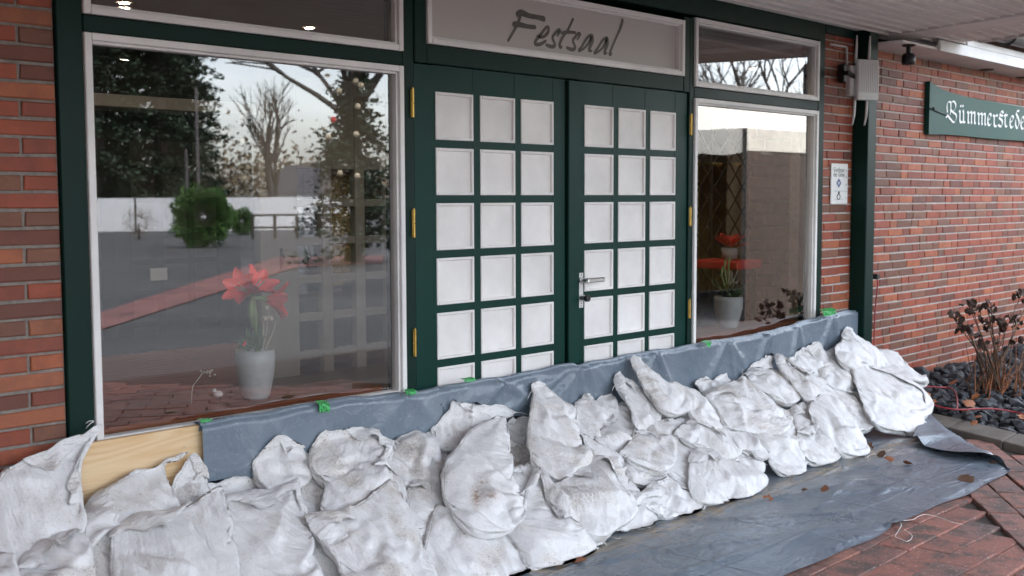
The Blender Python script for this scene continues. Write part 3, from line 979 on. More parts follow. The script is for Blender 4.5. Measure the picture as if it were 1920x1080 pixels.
GL = {
    'B': [[(432, 548), (424, 470), (432, 408), (462, 392), (478, 410), (480, 480), (474, 575)], [(486, 398), (520, 386), (548, 425), (545, 490), (505, 540)], [(470, 500), (505, 540), (556, 585), (552, 650), (520, 690), (470, 640), (432, 590), (408, 602), (424, 620)]],
    'u': [[(600, 520), (612, 545), (612, 670), (640, 690), (665, 670)], [(650, 520), (662, 545), (662, 675), (685, 690)]],
    'dots': [[(618, 445), (632, 462)], [(648, 445), (662, 462)]],
    'm': [[(718, 535), (732, 560), (730, 680), (745, 700)], [(740, 560), (770, 540), (778, 560), (776, 690), (788, 700)], [(784, 565), (815, 545), (825, 570), (822, 690), (838, 705)]],
    'm2': [[(868, 555), (884, 580), (882, 700), (896, 715)], [(892, 580), (922, 560), (930, 580), (928, 705), (940, 718)], [(936, 585), (965, 565), (975, 590), (972, 710), (988, 725)]],
    'e': [[(1018, 660), (1050, 630), (1062, 590), (1045, 565), (1018, 600), (1014, 690), (1035, 735), (1062, 712)]],
    'r': [[(1090, 585), (1108, 610), (1106, 720), (1130, 750), (1150, 735)], [(1112, 610), (1142, 585), (1155, 605)]],
    's': [[(1240, 560), (1225, 530), (1200, 545), (1190, 575), (1215, 590)], [(1230, 600), (1195, 590), (1180, 625), (1222, 670), (1220, 735), (1195, 750), (1165, 725)]],
    't': [[(1285, 535), (1268, 590), (1266, 720), (1282, 755), (1300, 740)], [(1248, 590), (1300, 588)]],
    'e2': [[(1340, 690), (1375, 660), (1385, 620), (1368, 598), (1342, 630), (1336, 720), (1355, 768), (1385, 745)]],
    'd': [[(1468, 530), (1440, 525), (1425, 560), (1455, 630), (1468, 700), (1445, 775), (1420, 740), (1416, 660), (1440, 615)]],
    'e3': [[(1498, 705), (1530, 675), (1542, 635), (1525, 612), (1500, 645), (1494, 735), (1515, 785), (1545, 762)]],
}
for i, (ch, sts) in enumerate(GL.items()):
    m = MB()
    for j, pts in enumerate(sts):
        nib(m, pts, PSG, SB - .003 - .0004 * j, {'dots': .024, 'B': .021}.get(ch, .027))
    m.obj('letter', MT['signwhite'], sg)
m = MB()
m.tube([PSG(*p) + np.array([0, -.006, 0]) for p in ((175, 490), (230, 510), (320, 555), (415, 585))], .004, 6)
m.obj('cable', MT['black'], sg)
p = PSG(222, 492)
MB().lathe([(0, -.012), (.010, -.010), (.012, 0), (.008, .010), (0, .012)], 10, p + np.array([0, -.008, 0])).obj('cable_clip', MT['black'], sg)

# notice plate
YN = -0.012
a, b, c, d = at_y(1559.5, 306, YN), at_y(1590.5, 307, YN), at_y(1589, 383.5, YN), at_y(1558, 383, YN)
x0, x1, z0, z1 = a[0], b[0], d[2], a[2]
pn = thing('notice_plate', 'small white plate with a blue diamond on the narrow brick pier', 'notice sign')
MB().box((x0, YN, z0), (x1, -0.002, z1), .004).obj('plate', MT['signwhite'], pn)
def text(s, x, z, size, mat, parent, y=YN - .001, nm='lettering'):
    cu = bpy.data.curves.new(nm, 'FONT')
    cu.body = s
    cu.size = size
    cu.align_x = 'CENTER'
    cu.align_y = 'CENTER'
    cu.materials.append(mat)
    tmp = bpy.data.objects.new(nm, cu)
    me = bpy.data.meshes.new_from_object(tmp)
    bpy.data.objects.remove(tmp)
    o = link(nm, me, parent)
    o.location = (x, y, z)
    o.rotation_euler = (math.pi / 2, 0, 0)
    return o
xc, W, H = (x0 + x1) / 2 - .015, x1 - x0, z1 - z0
text('Gasthaus', xc, z1 - H * .155, .042, MT['black'], pn)
text('der Gilde', xc, z1 - H * .275, .042, MT['black'], pn)
MT['blue'] = simple('emblem_blue', (.045, .10, .26), 0.4, var=.05)
zc = z1 - H * .48
m = MB().add([(xc, YN - .0012, zc + H * .12), (xc + W * .15, YN - .0012, zc), (xc, YN - .0012, zc - H * .12), (xc - W * .15, YN - .0012, zc)], [(0, 1, 2, 3)])
m.obj('emblem', MT['blue'], pn)
m = MB().add([(xc, YN - .0018, zc + H * .062), (xc + W * .075, YN - .0018, zc), (xc, YN - .0018, zc - H * .062), (xc - W * .075, YN - .0018, zc)], [(0, 1, 2, 3)])
m.obj('emblem', MT['signwhite'], pn)
text('G', xc, zc, .034, MT['blue'], pn, YN - .0024)
MB().box((x0 + W * .15, YN - .001, z1 - H * .682), (x1 - W * .22, YN - .0004, z1 - H * .675)).obj('rule', MT['blue'], pn)
MB().box((x0 + W * .2, YN - .001, z1 - H * .885), (x1 - W * .25, YN - .0004, z1 - H * .88)).obj('rule', MT['zinc'], pn)
m = MB()
zc2 = z1 - H * .80
m.tube([(xc + .022 * math.cos(t), YN - .001, zc2 - .005 + .018 * math.sin(t)) for t in np.linspace(0, 2 * math.pi, 15)], .003, 5)
m.box((xc - .006, YN - .003, zc2 + .016), (xc + .012, YN - .0005, zc2 + .030))
m.obj('emblem', MT['black'], pn)
for i, fz in enumerate((.17, .33, .52, .69, .85)):
    o = MB().lathe([(0, 0), (.005, 0)], 8, (0, 0, 0)).obj('mark', MT['black'], pn)
    o.rotation_euler = (math.pi / 2, 0, 0)
    o.location = (x1 - W * .12, YN - .001, z1 - H * fz)

# wireless access point on a bracket
YA = -0.21
ap = thing('access_point', 'pale ribbed box with four stick antennas in front of the green post', 'antenna box')
pc = at_y(1627, 150, YA)
rz = math.radians(-24)
R3 = np.array(Matrix.Rotation(rz, 3, 'Z'))
def AP(m):
    for q in range(len(m.v)):
        m.v[q] = m.v[q] @ R3.T + pc
    return m
hw, hh = 0.088, 0.135
m = MB().box((-hw, -.010, -hh), (hw, .028, hh), .006)
AP(m).obj('housing', MT['plastic'], ap)
for k in range(11):
    x = -hw + .012 + k * (2 * hw - .024) / 10
    AP(MB().box((x - .003, -.0135, -hh + .05), (x + .003, -.0095, hh - .010), .001)).obj('rib', MT['plastic'], ap)
AP(MB().box((-hw + .02, -.0125, -hh + .014), (.03, -.0095, -hh + .032), .001)).obj('name_strip', MT['plastic'], ap)
AP(MB().box((-hw - .03, .030, -hh * .78), (hw * .75, .085, hh * .72), .008)).obj('back_box', MT['plastic'], ap)
for xx, s in ((-.070, 1), (.040, 1), (-.072, -1), (.030, -1)):
    z0_ = hh * s
    AP(MB().tube([(xx, .04, z0_ - .02 * s), (xx, .04, z0_ + .02 * s), (xx + .004 * s, .04, z0_ + .10 * s), (xx + (.006 if s > 0 else -.018), .04, z0_ + .165 * s)], [.0095, .0095, .0085, .0055], 10)).obj('antenna', MT['plastic'], ap, smooth=True)
m = MB().tube([at_y(1578, 137, -.02), at_y(1592, 137, -.14), pc + np.array([0, .06, 0])], .016, 10)
m.obj('bracket_arm', MT['iron'], ap)
q = at_y(1583, 138, -.03)
MB().box(q - np.array([.045, .02, .06]), q + np.array([.045, .028, .06]), .006).obj('wall_clamp', MT['iron'], ap)

# white conduit
P = lambda x, y: at_y(x, y, -.016)
tag(MB().tube([P(1557, 83), P(1575, 86), P(1586.5, 88), P(1587.5, 91), P(1587.3, 110), P(1587, 150)], .0085, 8).obj('conduit', MT['plastic'], None, True), 'white angled cable conduit at the top of the brick pier', 'conduit')
# motion sensor
p = at_z(1704, 84, 2.566)
sn = thing('motion_sensor', 'black sensor hanging below the eaves near the green post', 'sensor')
MB().lathe([(0, 0), (.046, 0), (.048, -.008), (.030, -.014), (0, -.014)], 20, p).obj('mount', MT['black'], sn, True)
MB().tube([p + np.array([0, 0, -.01]), p + np.array([0, 0, -.065])], .017, 12).obj('stem', MT['black'], sn)
MB().lathe([(0, -.055), (.034, -.060), (.046, -.076), (.048, -.118), (.041, -.138), (0, -.141)], 22, p).obj('housing', MT['black'], sn, True)
# socket and red cable on the post side
p = at_y(1640, 510, -.06)
tag(MB().box((7.698, -0.10, p[2] - .07), (7.722, -0.045, p[2] + .085), .004).obj('socket_box', MT['plastic']), 'narrow white socket box on the right side of the green post', 'socket')
pts = [at_y(1643, 519, -.05), at_y(1646, 530, -.06), at_y(1644, 550, -.05), at_y(1641, 580, -.05), at_y(1639.5, 610, -.05), at_y(1638.5, 650, -.05), at_y(1640, 700, -.10)]
rc = thing('power_lead', 'thin dark red lead hanging down the right side of the green post', 'cable')
MB().tube(pts, .0052, 7).obj('lead', MT['redcable'], rc, True)
q = pts[0]
MB().box(q - np.array([.022, .02, .018]), q + np.array([.020, .02, .022]), .006).obj('plug', MT['black'], rc)

# ------------------------------------------------------------------ inside the hall, behind the panes
structure(MB().box((-1.5, 0.10, 0.30), (13.0, 8.0, 0.34)).obj('floor', MT['floor']))
structure(MB().box((-1.5, 7.9, 0.3), (13.0, 8.0, 2.7)).obj('back_wall', MT['cream']))
structure(MB().box((-1.6, 0.1, 0.3), (-1.5, 8.0, 2.7)).obj('side_wall', MT['cream']))
structure(MB().box((13.0, 0.1, 0.3), (13.1, 8.0, 2.7)).obj('side_wall', MT['cream']))
MT['glass_in'] = m_glass('inner_glass', 1.6)
pt = thing('partition', 'grey inner partition with dark gridded panes seen through the large window', 'partition')
YP = 2.35
gm = MT['grey']
def pbox(nm, x0, x1, z0, z1, y0=YP, y1=YP + .06, mat=gm):
    return MB().box((x0, y0, z0), (x1, y1, z1), .004).obj(nm, mat, pt)
cols = [(4.548, 4.745), (4.829, 5.028), (5.112, 5.310), (5.52, 5.72), (5.80, 6.0), (6.08, 6.28)]
zrow = [1.701 - k * .2515 for k in range(6)]
xs = [4.315] + [q for c in cols for q in c] + [6.6]
for k in range(0, len(xs), 2):
    pbox('stile', xs[k], xs[k + 1], .34, 2.3)
zz = [2.30] + [q for z in zrow for q in (z, z - .200)] + [.34]
for c in cols:
    for k in range(0, len(zz), 2):
        pbox('rail', c[0] + .0015, c[1] - .0015, zz[k + 1], zz[k], YP + .003, YP + .057)
pbox('post', 4.245, 4.312, .34, 2.43, YP - .015)
pbox('hinge', 4.40, 4.415, 1.05, 1.19, YP - .012, YP - .001, MT['iron'])
zb_ = at_y(300, 182, YP)[2], at_y(300, 205, YP)[2]
pbox('transom', 1.5, 4.243, zb_[1], zb_[0], YP)
pbox('sill_rail', 1.5, 4.243, .34, .60, YP, YP + .06, MT['sill'])
MB().add([(1.5, YP + .03, .7), (6.6, YP + .03, .7), (6.6, YP + .03, 2.43), (1.5, YP + .03, 2.43)], [(0, 1, 2, 3)]).obj('pane', MT['glass_in'], pt)
MB().add([(1.5, YP + .30, .3), (9.6, YP + .30, .3), (9.6, YP + .30, 2.66), (1.5, YP + .30, 2.66)], [(0, 1, 2, 3)]).obj('dark_backing', MT['room_dark'], pt)  # near-black sheet painted as the unlit room behind the partition
q = at_y(298, 514, YP - .004)
MB().box(q - np.array([.055, .001, .036]), q + np.array([.055, .001, .036])).obj('note', MT['plastic'], pt)

def sill(label, x0, x1, y0, y1, z):
    s = MB().box((x0, y0, z - .045), (x1, y1, z), .012).obj('window_sill', MT['sill'])
    return tag(s, label, 'window sill', 'brown wooden window sills')
z_s = .672
sill('brown wooden sill under the red amaryllis', 1.97, 3.325, 0.055, 0.36, z_s)
sill('brown wooden sill under the grey vase in the small window', 5.68, 7.03, 0.055, 0.36, z_s)

def ellipse_petal(m, o, d, up, ln, wd, curl, nseg=6):
    d = np.array(d, float); d /= np.linalg.norm(d)
    s = np.cross(d, up); s /= np.linalg.norm(s) + 1e-9
    n = np.cross(s, d)
    v, f = [], []
    for i in range(nseg + 1):
        t = i / nseg
        wv = wd * math.sin(math.pi * (0.08 + 0.86 * t)) ** 0.8
        c = o + d * ln * t * (1 - .25 * curl * t) + n * ln * curl * (t ** 2) * .6
        for k in (-1, -.5, 0, .5, 1):
            v.append(c + s * wv * k + n * (abs(k) ** 2) * wd * .35)
    for i in range(nseg):
        for k in range(4):
            f.append((5 * i + k, 5 * i + k + 1, 5 * i + 6 + k, 5 * i + 5 + k))
    m.add(v, f)
def vase_thing(label, px, py, zb, h, r1, r0, kind):
    vt = thing('flower_vase', label, 'vase', 'pale vases on the window sills')
    prof = [(0, .002), (r0 * .9, .0), (r0, .008), (r0 + (r1 - r0) * .55, h * .35), (r1 * .985, h * .62), (r1, h * .86), (r1 * .97, h), (r1 * .90, h), (r1 * .88, h * .9), (0, h * .86)]
    MB().lathe(prof, 36, (px, py, zb)).obj('vase', MT['vase'], vt, True)
    return vt, np.array([px, py, zb + h])
pA = at_y(480, 747, 0.2)
va, topA = vase_thing('pale grey vase with red amaryllis blooms behind the large window', pA[0], 0.2, z_s, .205, .082, .058, 0)
stm = [at_y(x, y, .2) for x, y in ((484, 660), (480, 625), (478, 590), (473, 560))]
st = MB().tube(stm, [.013, .012, .012, .011], 10).obj('flower_stalk', MT['stem'], va, True)
MB().tube([at_y(474, 615, .19), at_y(471, 590, .185), at_y(470, 570, .18), at_y(476, 553, .19)], [.006, .016, .012, .004], 8).obj('bud', MT['stem'], va, True)
for (cx, cy), (dx, dy), R_ in (((462, 545), (-.8, -.5), .104), ((474, 548), (.1, -.75), .108), ((497, 562), (.85, .15), .112)):
    o = at_y(cx, cy, .2)
    ax = np.array([dx, -.45, -dy * .6]); ax /= np.linalg.norm(ax)
    m = MB()
    u_ = np.cross(ax, (0, 0, 1)); u_ /= np.linalg.norm(u_)
    w_ = np.cross(u_, ax)
    first = None
    for k in range(6):
        a_ = 2 * math.pi * k / 6 + .3
        side = u_ * math.cos(a_) + w_ * math.sin(a_)
        m = MB()
        ellipse_petal(m, o, ax * .85 + side * .62, ax, R_ * (1.0 if k % 2 else .93), R_ * .30, -.35)
        ob = m.obj('petal', MT['bloom'], first or va, True)
        if first is None:
            ob.name = 'flower'
            first = ob
    m = MB()
    for k in range(4):
        e = o + ax * .075 + (u_ * math.cos(k * 1.6) + w_ * math.sin(k * 1.6)) * .014
        m.tube([o, e], .0018, 5)
        m.lathe([(0, -.004), (.0035, 0), (0, .004)], 6, e)
    m.obj('stamen', MT['twig'], first)
    MB().tube([stm[-1], (stm[-1] + o) / 2 + np.array([0, 0, .008]), o + ax * .01], [.008, .007, .012], 8).obj('flower_stalk', MT['stem'], va, True)
for (x0_, y0_), (x1_, y1_) in (((492, 655), (504, 585)), ((498, 655), (518, 600)), ((487, 655), (495, 600))):
    a_, b_ = at_y(x0_, y0_, .19), at_y(x1_, y1_, .16)
    MB().tube([a_, (a_ + b_) / 2 + np.array([.006, 0, 0]), b_], .0022, 6).obj('dry_twig', MT['twig'], va)
for x_, y_ in ((500, 578), (497, 597), (508, 597)):
    MB().lathe([(.011 * math.sin(t), -.011 * math.cos(t)) for t in np.linspace(0, math.pi, 8)], 10, at_y(x_, y_, .16)).obj('seed_ball', MT['twig'], va, True)
for (bx, by), (tx, ty) in (((470, 655), (458, 615)), ((468, 656), (440, 640)), ((478, 655), (470, 620)), ((488, 655), (480, 610))):
    o, e = at_y(bx, by, .17), at_y(tx, ty, .14)
    m = MB()
    ellipse_petal(m, o, e - o, (0, -1, .3), float(np.linalg.norm(e - o)) * 1.1, .017, .15)
    m.obj('leaf', MT['leafgreen'], va, True)
for j in range(3):
    m = MB()
    for k in range(60):
        o = at_y(475 + random.gauss(0, 10), 650 + random.uniform(-18, 2), .17 + random.uniform(-.05, .03))
        e = o + np.array([random.gauss(0, .02), random.gauss(0, .02), random.uniform(.0, .03)])
        m.add([o, e, o + np.array([.003, 0, .002])], [(0, 1, 2)])
    m.obj('fir_sprig', MT['leafgreen'], va)
m = MB()
for k in range(5):
    m.lathe([(.0055 * math.sin(t), -.0055 * math.cos(t)) for t in np.linspace(0, math.pi, 7)], 8, at_y(459 + random.uniform(-3, 3), 643 + random.uniform(-4, 4), .12))
m.obj('berry', MT['berry'], va, True)
pC = at_y(436, 720, .42)
cd_ = thing('pillar_candle', 'cream pillar candle standing just left of the amaryllis vase', 'candle')
zc0 = z_s
MB().lathe([(0, 0), (.034, 0), (.034, .225), (.030, .232), (0, .228)], 24, (pC[0], .31, zc0)).obj('candle', MT['wax'], cd_, True)
MB().tube([(pC[0], .31, zc0 + .226), (pC[0] + .002, .31, zc0 + .245)], .002, 6).obj('wick', MT['black'], cd_)
q = at_y(408, 700, .25)
fg = thing('bird_figurine', 'tiny white bird figure on the sill left of the candle', 'figurine')
MB().lathe([(.020 * math.sin(t) + .0, -.014 * math.cos(t)) for t in np.linspace(0, math.pi, 9)], 12, (q[0], .25, z_s + .030)).obj('body', MT['plastic'], fg, True)
MB().lathe([(.009 * math.sin(t), -.009 * math.cos(t)) for t in np.linspace(0, math.pi, 7)], 10, (q[0] - .018, .25, z_s + .048)).obj('head', MT['plastic'], fg, True)
for s_ in (-.006, .006):
    MB().tube([(q[0] + s_, .25, z_s), (q[0] + s_, .25, z_s + .02)], .0018, 5).obj('leg', MT['iron'], fg)
q = at_y(365, 720, .28)
m = MB()
m.tube([(q[0] - .02, .28, z_s), (q[0] - .01, .28, z_s + .07), (q[0] + .03, .27, z_s + .12), (q[0] + .07, .26, z_s + .13)], .002, 5)
for k in range(9):
    t = k / 8
    m.lathe([(0, -.006), (.006, 0), (0, .006)], 6, (q[0] + .03 + .05 * t + random.gauss(0, .008), .265, z_s + .12 + random.gauss(0, .008)))
tag(m.obj('dry_sprig', MT['twig']), 'thin dried sprig leaning on the sill left of the bird figure', 'dried sprig')

pB = at_y(1365, 612, 0.2)
vb, topB = vase_thing('pale grey vase with green plant behind the small right window', pB[0], .2, z_s, .20, .092, .062, 1)
for j in range(5):
    m = MB()
    for k in range(10):
        o = topB + np.array([random.gauss(0, .02), random.gauss(0, .02), -.01])
        e = o + np.array([random.gauss(0, .07), random.gauss(0, .05), random.uniform(.03, .15)])
        ellipse_petal(m, o, e - o, (0.2, -1, .3), float(np.linalg.norm(e - o)), .012, .2)
    m.obj('foliage', MT['leafgreen'], vb, True)
for x_, y_ in ((1358, 500), (1366, 495), (1352, 515)):
    o, e = topB + np.array([0, 0, -.02]), at_y(x_, y_, .2)
    MB().tube([o, (o + e) / 2, e], [.007, .006, .007], 8).obj('flower_stalk', MT['stem'], vb, True)
    m = MB()
    ellipse_petal(m, e, (0.05, -.1, 1), (0, -1, 0), .06, .012, .1)
    m.obj('bud', MT['stem'], vb, True)
m = MB()
for k in range(7):
    o, e = topB, at_y(1375 + random.uniform(-9, 9), 505 + random.uniform(0, 30), .18)
    m.tube([o, (o + e) / 2 + np.array([random.gauss(0, .02), 0, 0]), e], .0022, 5)
m.obj('dry_twig', MT['twig'], vb)

# brick inner wall, lattice and table in the small room on the right
iw = thing('inner_brick_wall', 'pale brown block wall inside, seen through the small display window', 'inner wall')
YB = 1.15
xa, xb = at_y(1402, 400, YB)[0], 9.6
MB().box((xa, YB + .012, .34), (xb, YB + .2, 2.43)).obj('mortar', MT['mortar'], iw)
MT['block'] = simple('brown_block', (.40, .25, .17), 0.7, var=.35, scale=6, bump=.3)
bmesh_ = MB().box((-.122, 0, -.042), (.122, .03, .042), .006).mesh('brick', MT['block'])
r = 0
z = .40
while z < 2.38:
    x = xa + (.0 if r % 2 else -.13)
    while x < xb - .05:
        a_, b_ = max(x, xa), min(x + .25, xb)
        if b_ - a_ > .05:
            o = link('brick', bmesh_, iw)
            o.location = ((a_ + b_) / 2, YB + random.uniform(-.002, .002), z)
            o.scale.x = (b_ - a_) / .25
        x += .262
    z += .102
    r += 1
lt = thing('iron_lattice', 'black iron lattice screen inside, beside the block wall', 'lattice screen')
YL = 0.95
xl0, xl1 = at_y(1303, 400, YL)[0], at_y(1399, 400, YL)[0]
for x in (xl0, xl0 + (xl1 - xl0) * .30, xl1):
    MB().tube([(x, YL, .34), (x, YL, 2.42)], .014, 8).obj('bar', MT['iron'], lt)
st_ = .19
k = 0
zc_ = .2
while zc_ < 2.6:
    for s_ in (1, -1):
        dx = xl1 - xl0
        za, zb2 = (zc_, zc_ + dx * 1.0) if s_ > 0 else (zc_ + dx * 1.0, zc_)
        if max(za, zb2) < 2.42 and min(za, zb2) > .34:
            MB().tube([(xl0, YL - .004 * s_, za), (xl1, YL - .004 * s_, zb2)], .0055, 6).obj('diagonal', MT['iron'], lt)
    zc_ += st_
m = MB()
for k in range(30):
    o = np.array([xl1 + random.gauss(0, .02), YL - .02, random.choice((.95, 1.35, 1.75, 2.15)) + random.gauss(0, .03)])
    e = o + np.array([random.gauss(0, .05), random.gauss(0, .02), random.gauss(0, .04)])
    ellipse_petal(m, o, e - o, (0, -1, .2), .05, .016, .2, 3)
m.obj('ivy_leaf', MT['deadleaf'], lt)
tb = thing('table', 'small table with bright red cloth inside the small window', 'table')
q = at_y(1378, 487, .72)
MB().box((q[0] - .28, .52, q[2] - .02), (q[0] + .03, .92, q[2]), .006).obj('table_top', MT['sill'], tb)
m = MB()
m.box((q[0] - .29, .51, q[2] - .055), (q[0] + .04, .93, q[2] + .006), .012)
m.obj('tablecloth', MT['petal'], tb)
for sx in (-.24, 0.0):
    for yy in (.56, .88):
        MB().tube([(q[0] + sx, yy, .34), (q[0] + sx, yy, q[2] - .05)], .018, 8).obj('leg', MT['iron'], tb)
ps = thing('poinsettia', 'pinkish red poinsettia standing on the red tablecloth inside', 'potted plant')
o0 = np.array([q[0] - .10, .70, q[2] + .012])
MB().lathe([(0, 0), (.05, 0), (.065, .08), (.0, .075)], 18, o0).obj('pot', MT['vase'], ps, True)
for k in range(22):
    a_ = 2 * math.pi * k / 22 * 2.6
    m = MB()
    ellipse_petal(m, o0 + np.array([0, 0, .08]), (math.cos(a_), math.sin(a_), random.uniform(.1, 1.0)), (0, 0, 1), random.uniform(.09, .15), .030, .1)
    m.obj('bract', MT['petal'], ps, True)
ch = thing('armchair', 'black upholstered armchair inside, left of the red table', 'chair')
q2 = at_y(1310, 480, .8)
MB().box((q2[0] - .45, .45, .60), (q2[0] + .10, .90, .76), .03).obj('seat', MT['black'], ch)
MB().box((q2[0] - .45, .86, .60), (q2[0] + .12, .94, q2[2] + .08), .03).obj('backrest', MT['black'], ch)
for sx in (-.40, .06):
    for yy in (.5, .88):
        MB().tube([(q2[0] + sx, yy, .34), (q2[0] + sx, yy, .61)], .016, 8).obj('leg', MT['black'], ch)
structure(MB().box((xl0 - 1.4, 1.62, .34), (xa - .004, 1.70, 2.43)).obj('inner_wall', MT['cream']))
# ------------------------------------------------------------------ ground
def sheet(name, x0, x1, y0, y1, z, mat):
    return structure(MB().add([(x0, y0, z), (x1, y0, z), (x1, y1, z), (x0, y1, z)], [(0, 1, 2, 3)]).obj(name, mat))
sheet('ground', -400, 400, -500, 60, -0.075, MT['asphalt'])
pv = sheet('paving', -3.0, 9.2, -5.2, -0.001, -0.022, MT['sub'])
PL, PD = 0.286, 0.1445
def paver_mesh(k):
    r = np.random.default_rng(900 + k)
    x, y, c = PL / 2 - .0018, PD / 2 - .0018, .004
    t = np.array([[-x + c, -y + c, 0], [x - c, -y + c, 0], [x - c, y - c, 0], [-x + c, y - c, 0]]) + r.normal(0, .0012, (4, 3))
    e = np.array([[-x, -y, -c], [x, -y, -c], [x, y, -c], [-x, y, -c]]) + r.normal(0, .001, (4, 3))
    b = np.array([[-x, -y, -.05], [x, -y, -.05], [x, y, -.05], [-x, y, -.05]])
    f = [(0, 1, 2, 3)]
    for q in range(4):
        q2 = (q + 1) % 4
        f += [(4 + q, 4 + q2, q2, q), (8 + q, 8 + q2, 4 + q2, 4 + q)]
    return MB().add(np.vstack([t, e, b]), f).mesh('paver', MT['paver'])
PMS = [paver_mesh(k) for k in range(8)]
def kerbx(y):
    return 7.86 + 0.36 * y - 0.05 * y * y
spots = []
for j in range(30):
    y = -1.42 - (j - 5) * PD
    off = (0.0, .5, .22, .74)[j % 4] * PL
    for i in range(-6, 40):
        x = i * PL + off + .03
        if x < kerbx(y) - .36 and y < -.2 and y > -4.6 and x > -.5:
            # border strip that cuts across towards the kerb
            d_ = (x - 5.9) * math.sin(math.radians(35.5)) - (y + 1.60) * math.cos(math.radians(35.5))
            if d_ < -.055:
                spots.append((x, y, 0.0))
a_ = math.radians(35.5)
for row, dd in ((0, .0), (1, .15)):
    for i in range(-14, 10):
        t = i * .292 + row * .12
        x = 5.9 + t * math.cos(a_) + (dd) * math.sin(a_)
        y = -1.60 + t * math.sin(a_) - (dd) * math.cos(a_)
        if x < kerbx(y) - .30:
            spots.append((x, y, a_))
for j in range(12):
    for i in range(-14, 10):
        t = i * .29 + (j % 2) * .145
        dd = .31 + j * .148
        x = 5.9 + t * math.cos(a_) + dd * math.sin(a_)
        y = -1.60 + t * math.sin(a_) - dd * math.cos(a_)
        if x < kerbx(y) - .30 and x < 8.2:
            spots.append((x, y, a_))
hid = lambda p: (-1.5 < p[1] and p[0] < 6.5)
spots.sort(key=lambda p: (hid(p), math.hypot(p[0] - 5.2, (p[1] + 1.9) * 1.2)))
for x, y, rz_ in spots[:298]:
    o = link('paver', random.choice(PMS), pv)
    o.location = (x, y, random.uniform(-.0035, .002) - (.007 if rz_ == 0.0 and (x - 5.9) * math.sin(a_) - (y + 1.6) * math.cos(a_) > -.24 else 0))
    o.rotation_euler = (random.gauss(0, .008), random.gauss(0, .006), rz_ + random.gauss(0, .008))
m = MB()
base = np.array([v.co[:] for v in PMS[0].vertices])
bf = [tuple(p.vertices) for p in PMS[0].polygons]
for x, y, rz_ in spots[298:]:
    R_ = np.array(Matrix.Rotation(rz_, 3, 'Z'))
    m.add(base @ R_.T + np.array([x, y, random.uniform(-.003, .002)]), bf)
rest = m.obj('paver', MT['paver'], pv)
at_ = rest.data.attributes.new('rnd', 'FLOAT', 'FACE')
at_.data.foreach_set('value', np.repeat(RNG.random(len(spots) - 298), len(bf)).astype(np.float32)[:len(rest.data.polygons)])
stuff(rest)
# kerb stones beside the bed
kb = thing('kerb', 'weathered concrete edging between the paving and the dark stones', 'kerb')
ky = [-.02 - .42 * k for k in range(9)]
for k in range(8):
    ya, yb = ky[k] - .004, ky[k + 1] + .004
    v = []
    for z in (-.06, .028):
        v += [(kerbx(ya) - .25, ya, z), (kerbx(ya), ya, z + .012), (kerbx(yb), yb, z + .012), (kerbx(yb) - .25, yb, z)]
    f = [(0, 3, 2, 1), (4, 5, 6, 7), (0, 1, 5, 4), (1, 2, 6, 5), (2, 3, 7, 6), (3, 0, 4, 7)]
    o = MB().add(v, f).obj('kerb_stone', MT['kerb'], kb)
    mod = o.modifiers.new('edge', 'BEVEL')
    mod.width = .008
    mod.segments = 2
# bed of dark rocks
def bedz(x, y):
    return 0.02 + 0.11 * max(0, min(1, 1 + y / 1.1)) + .02 * math.sin(x * 3.1) * math.cos(y * 4)
nx, ny = 60, 24
v, f = [], []
for j in range(ny + 1):
    y = -2.6 * j / ny
    for i in range(nx + 1):
        xa = kerbx(y) + .002
        x = xa + (14.0 - xa) * (i / nx) ** 1.4
        v.append((x, y, bedz(x, y) - .035))
for j in range(ny):
    for i in range(nx):
        a = j * (nx + 1) + i
        f.append((a, a + 1, a + nx + 2, a + nx + 1))
bd = structure(link('stone_bed', raw_mesh('stone_bed', v, f, MT['soil'])))
def rock_mesh(k):
    r = np.random.default_rng(500 + k)
    bm = bmesh.new()
    bmesh.ops.create_icosphere(bm, subdivisions=1, radius=1.0)
    d = r.normal(0, 1, (7, 3))
    d /= np.linalg.norm(d, axis=1)[:, None]
    lim = r.uniform(.50, .85, 7)
    sc = np.array([1.0, r.uniform(.6, .9), r.uniform(.38, .62)])
    for vv in bm.verts:
        p = np.array(vv.co) * r.uniform(.94, 1.08)
        for q, l in zip(d, lim):
            e = p @ q
            if e > l:
                p = p - q * (e - l)
        vv.co = p * sc
    me = bpy.data.meshes.new('stone')
    bm.to_mesh(me)
    bm.free()
    me.materials.append(MT['stone'])
    return me
ROCK = [rock_mesh(k) for k in range(9)]
pts_r = []
tries = 0
while len(pts_r) < 900 and tries < 30000:
    tries += 1
    y = -random.uniform(.02, 1.9)
    x = kerbx(y) + .03 + 3.9 * random.random() ** 1.25
    s = random.uniform(.035, .085)
    if all((x - p[0]) ** 2 + (y - p[1]) ** 2 > (.62 * (s + p[2])) ** 2 for p in pts_r):
        pts_r.append((x, y, s))
pts_r.sort(key=lambda p: math.hypot(p[0] - 8.2, p[1] + .5))
m = MB()
for i, (x, y, s) in enumerate(pts_r):
    rot = Matrix.Rotation(random.uniform(0, 6.28), 3, 'Z') @ Matrix.Rotation(random.gauss(0, .4), 3, 'X') @ Matrix.Rotation(random.gauss(0, .35), 3, 'Y')
    z = bedz(x, y) - .03 + s * .32
    me = random.choice(ROCK)
    if i < 298:
        o = link('stone', me, bd)
        o.location = (x, y, z)
        o.rotation_euler = rot.to_euler()
        o.scale = (s, s, s)
    else:
        vb_ = np.array([q.co[:] for q in me.vertices]) * s
        m.add(vb_ @ np.array(rot).T + np.array([x, y, z]), [tuple(p.vertices) for p in me.polygons])
if m.n:
    stuff(m.obj('stone', MT['stone'], bd))

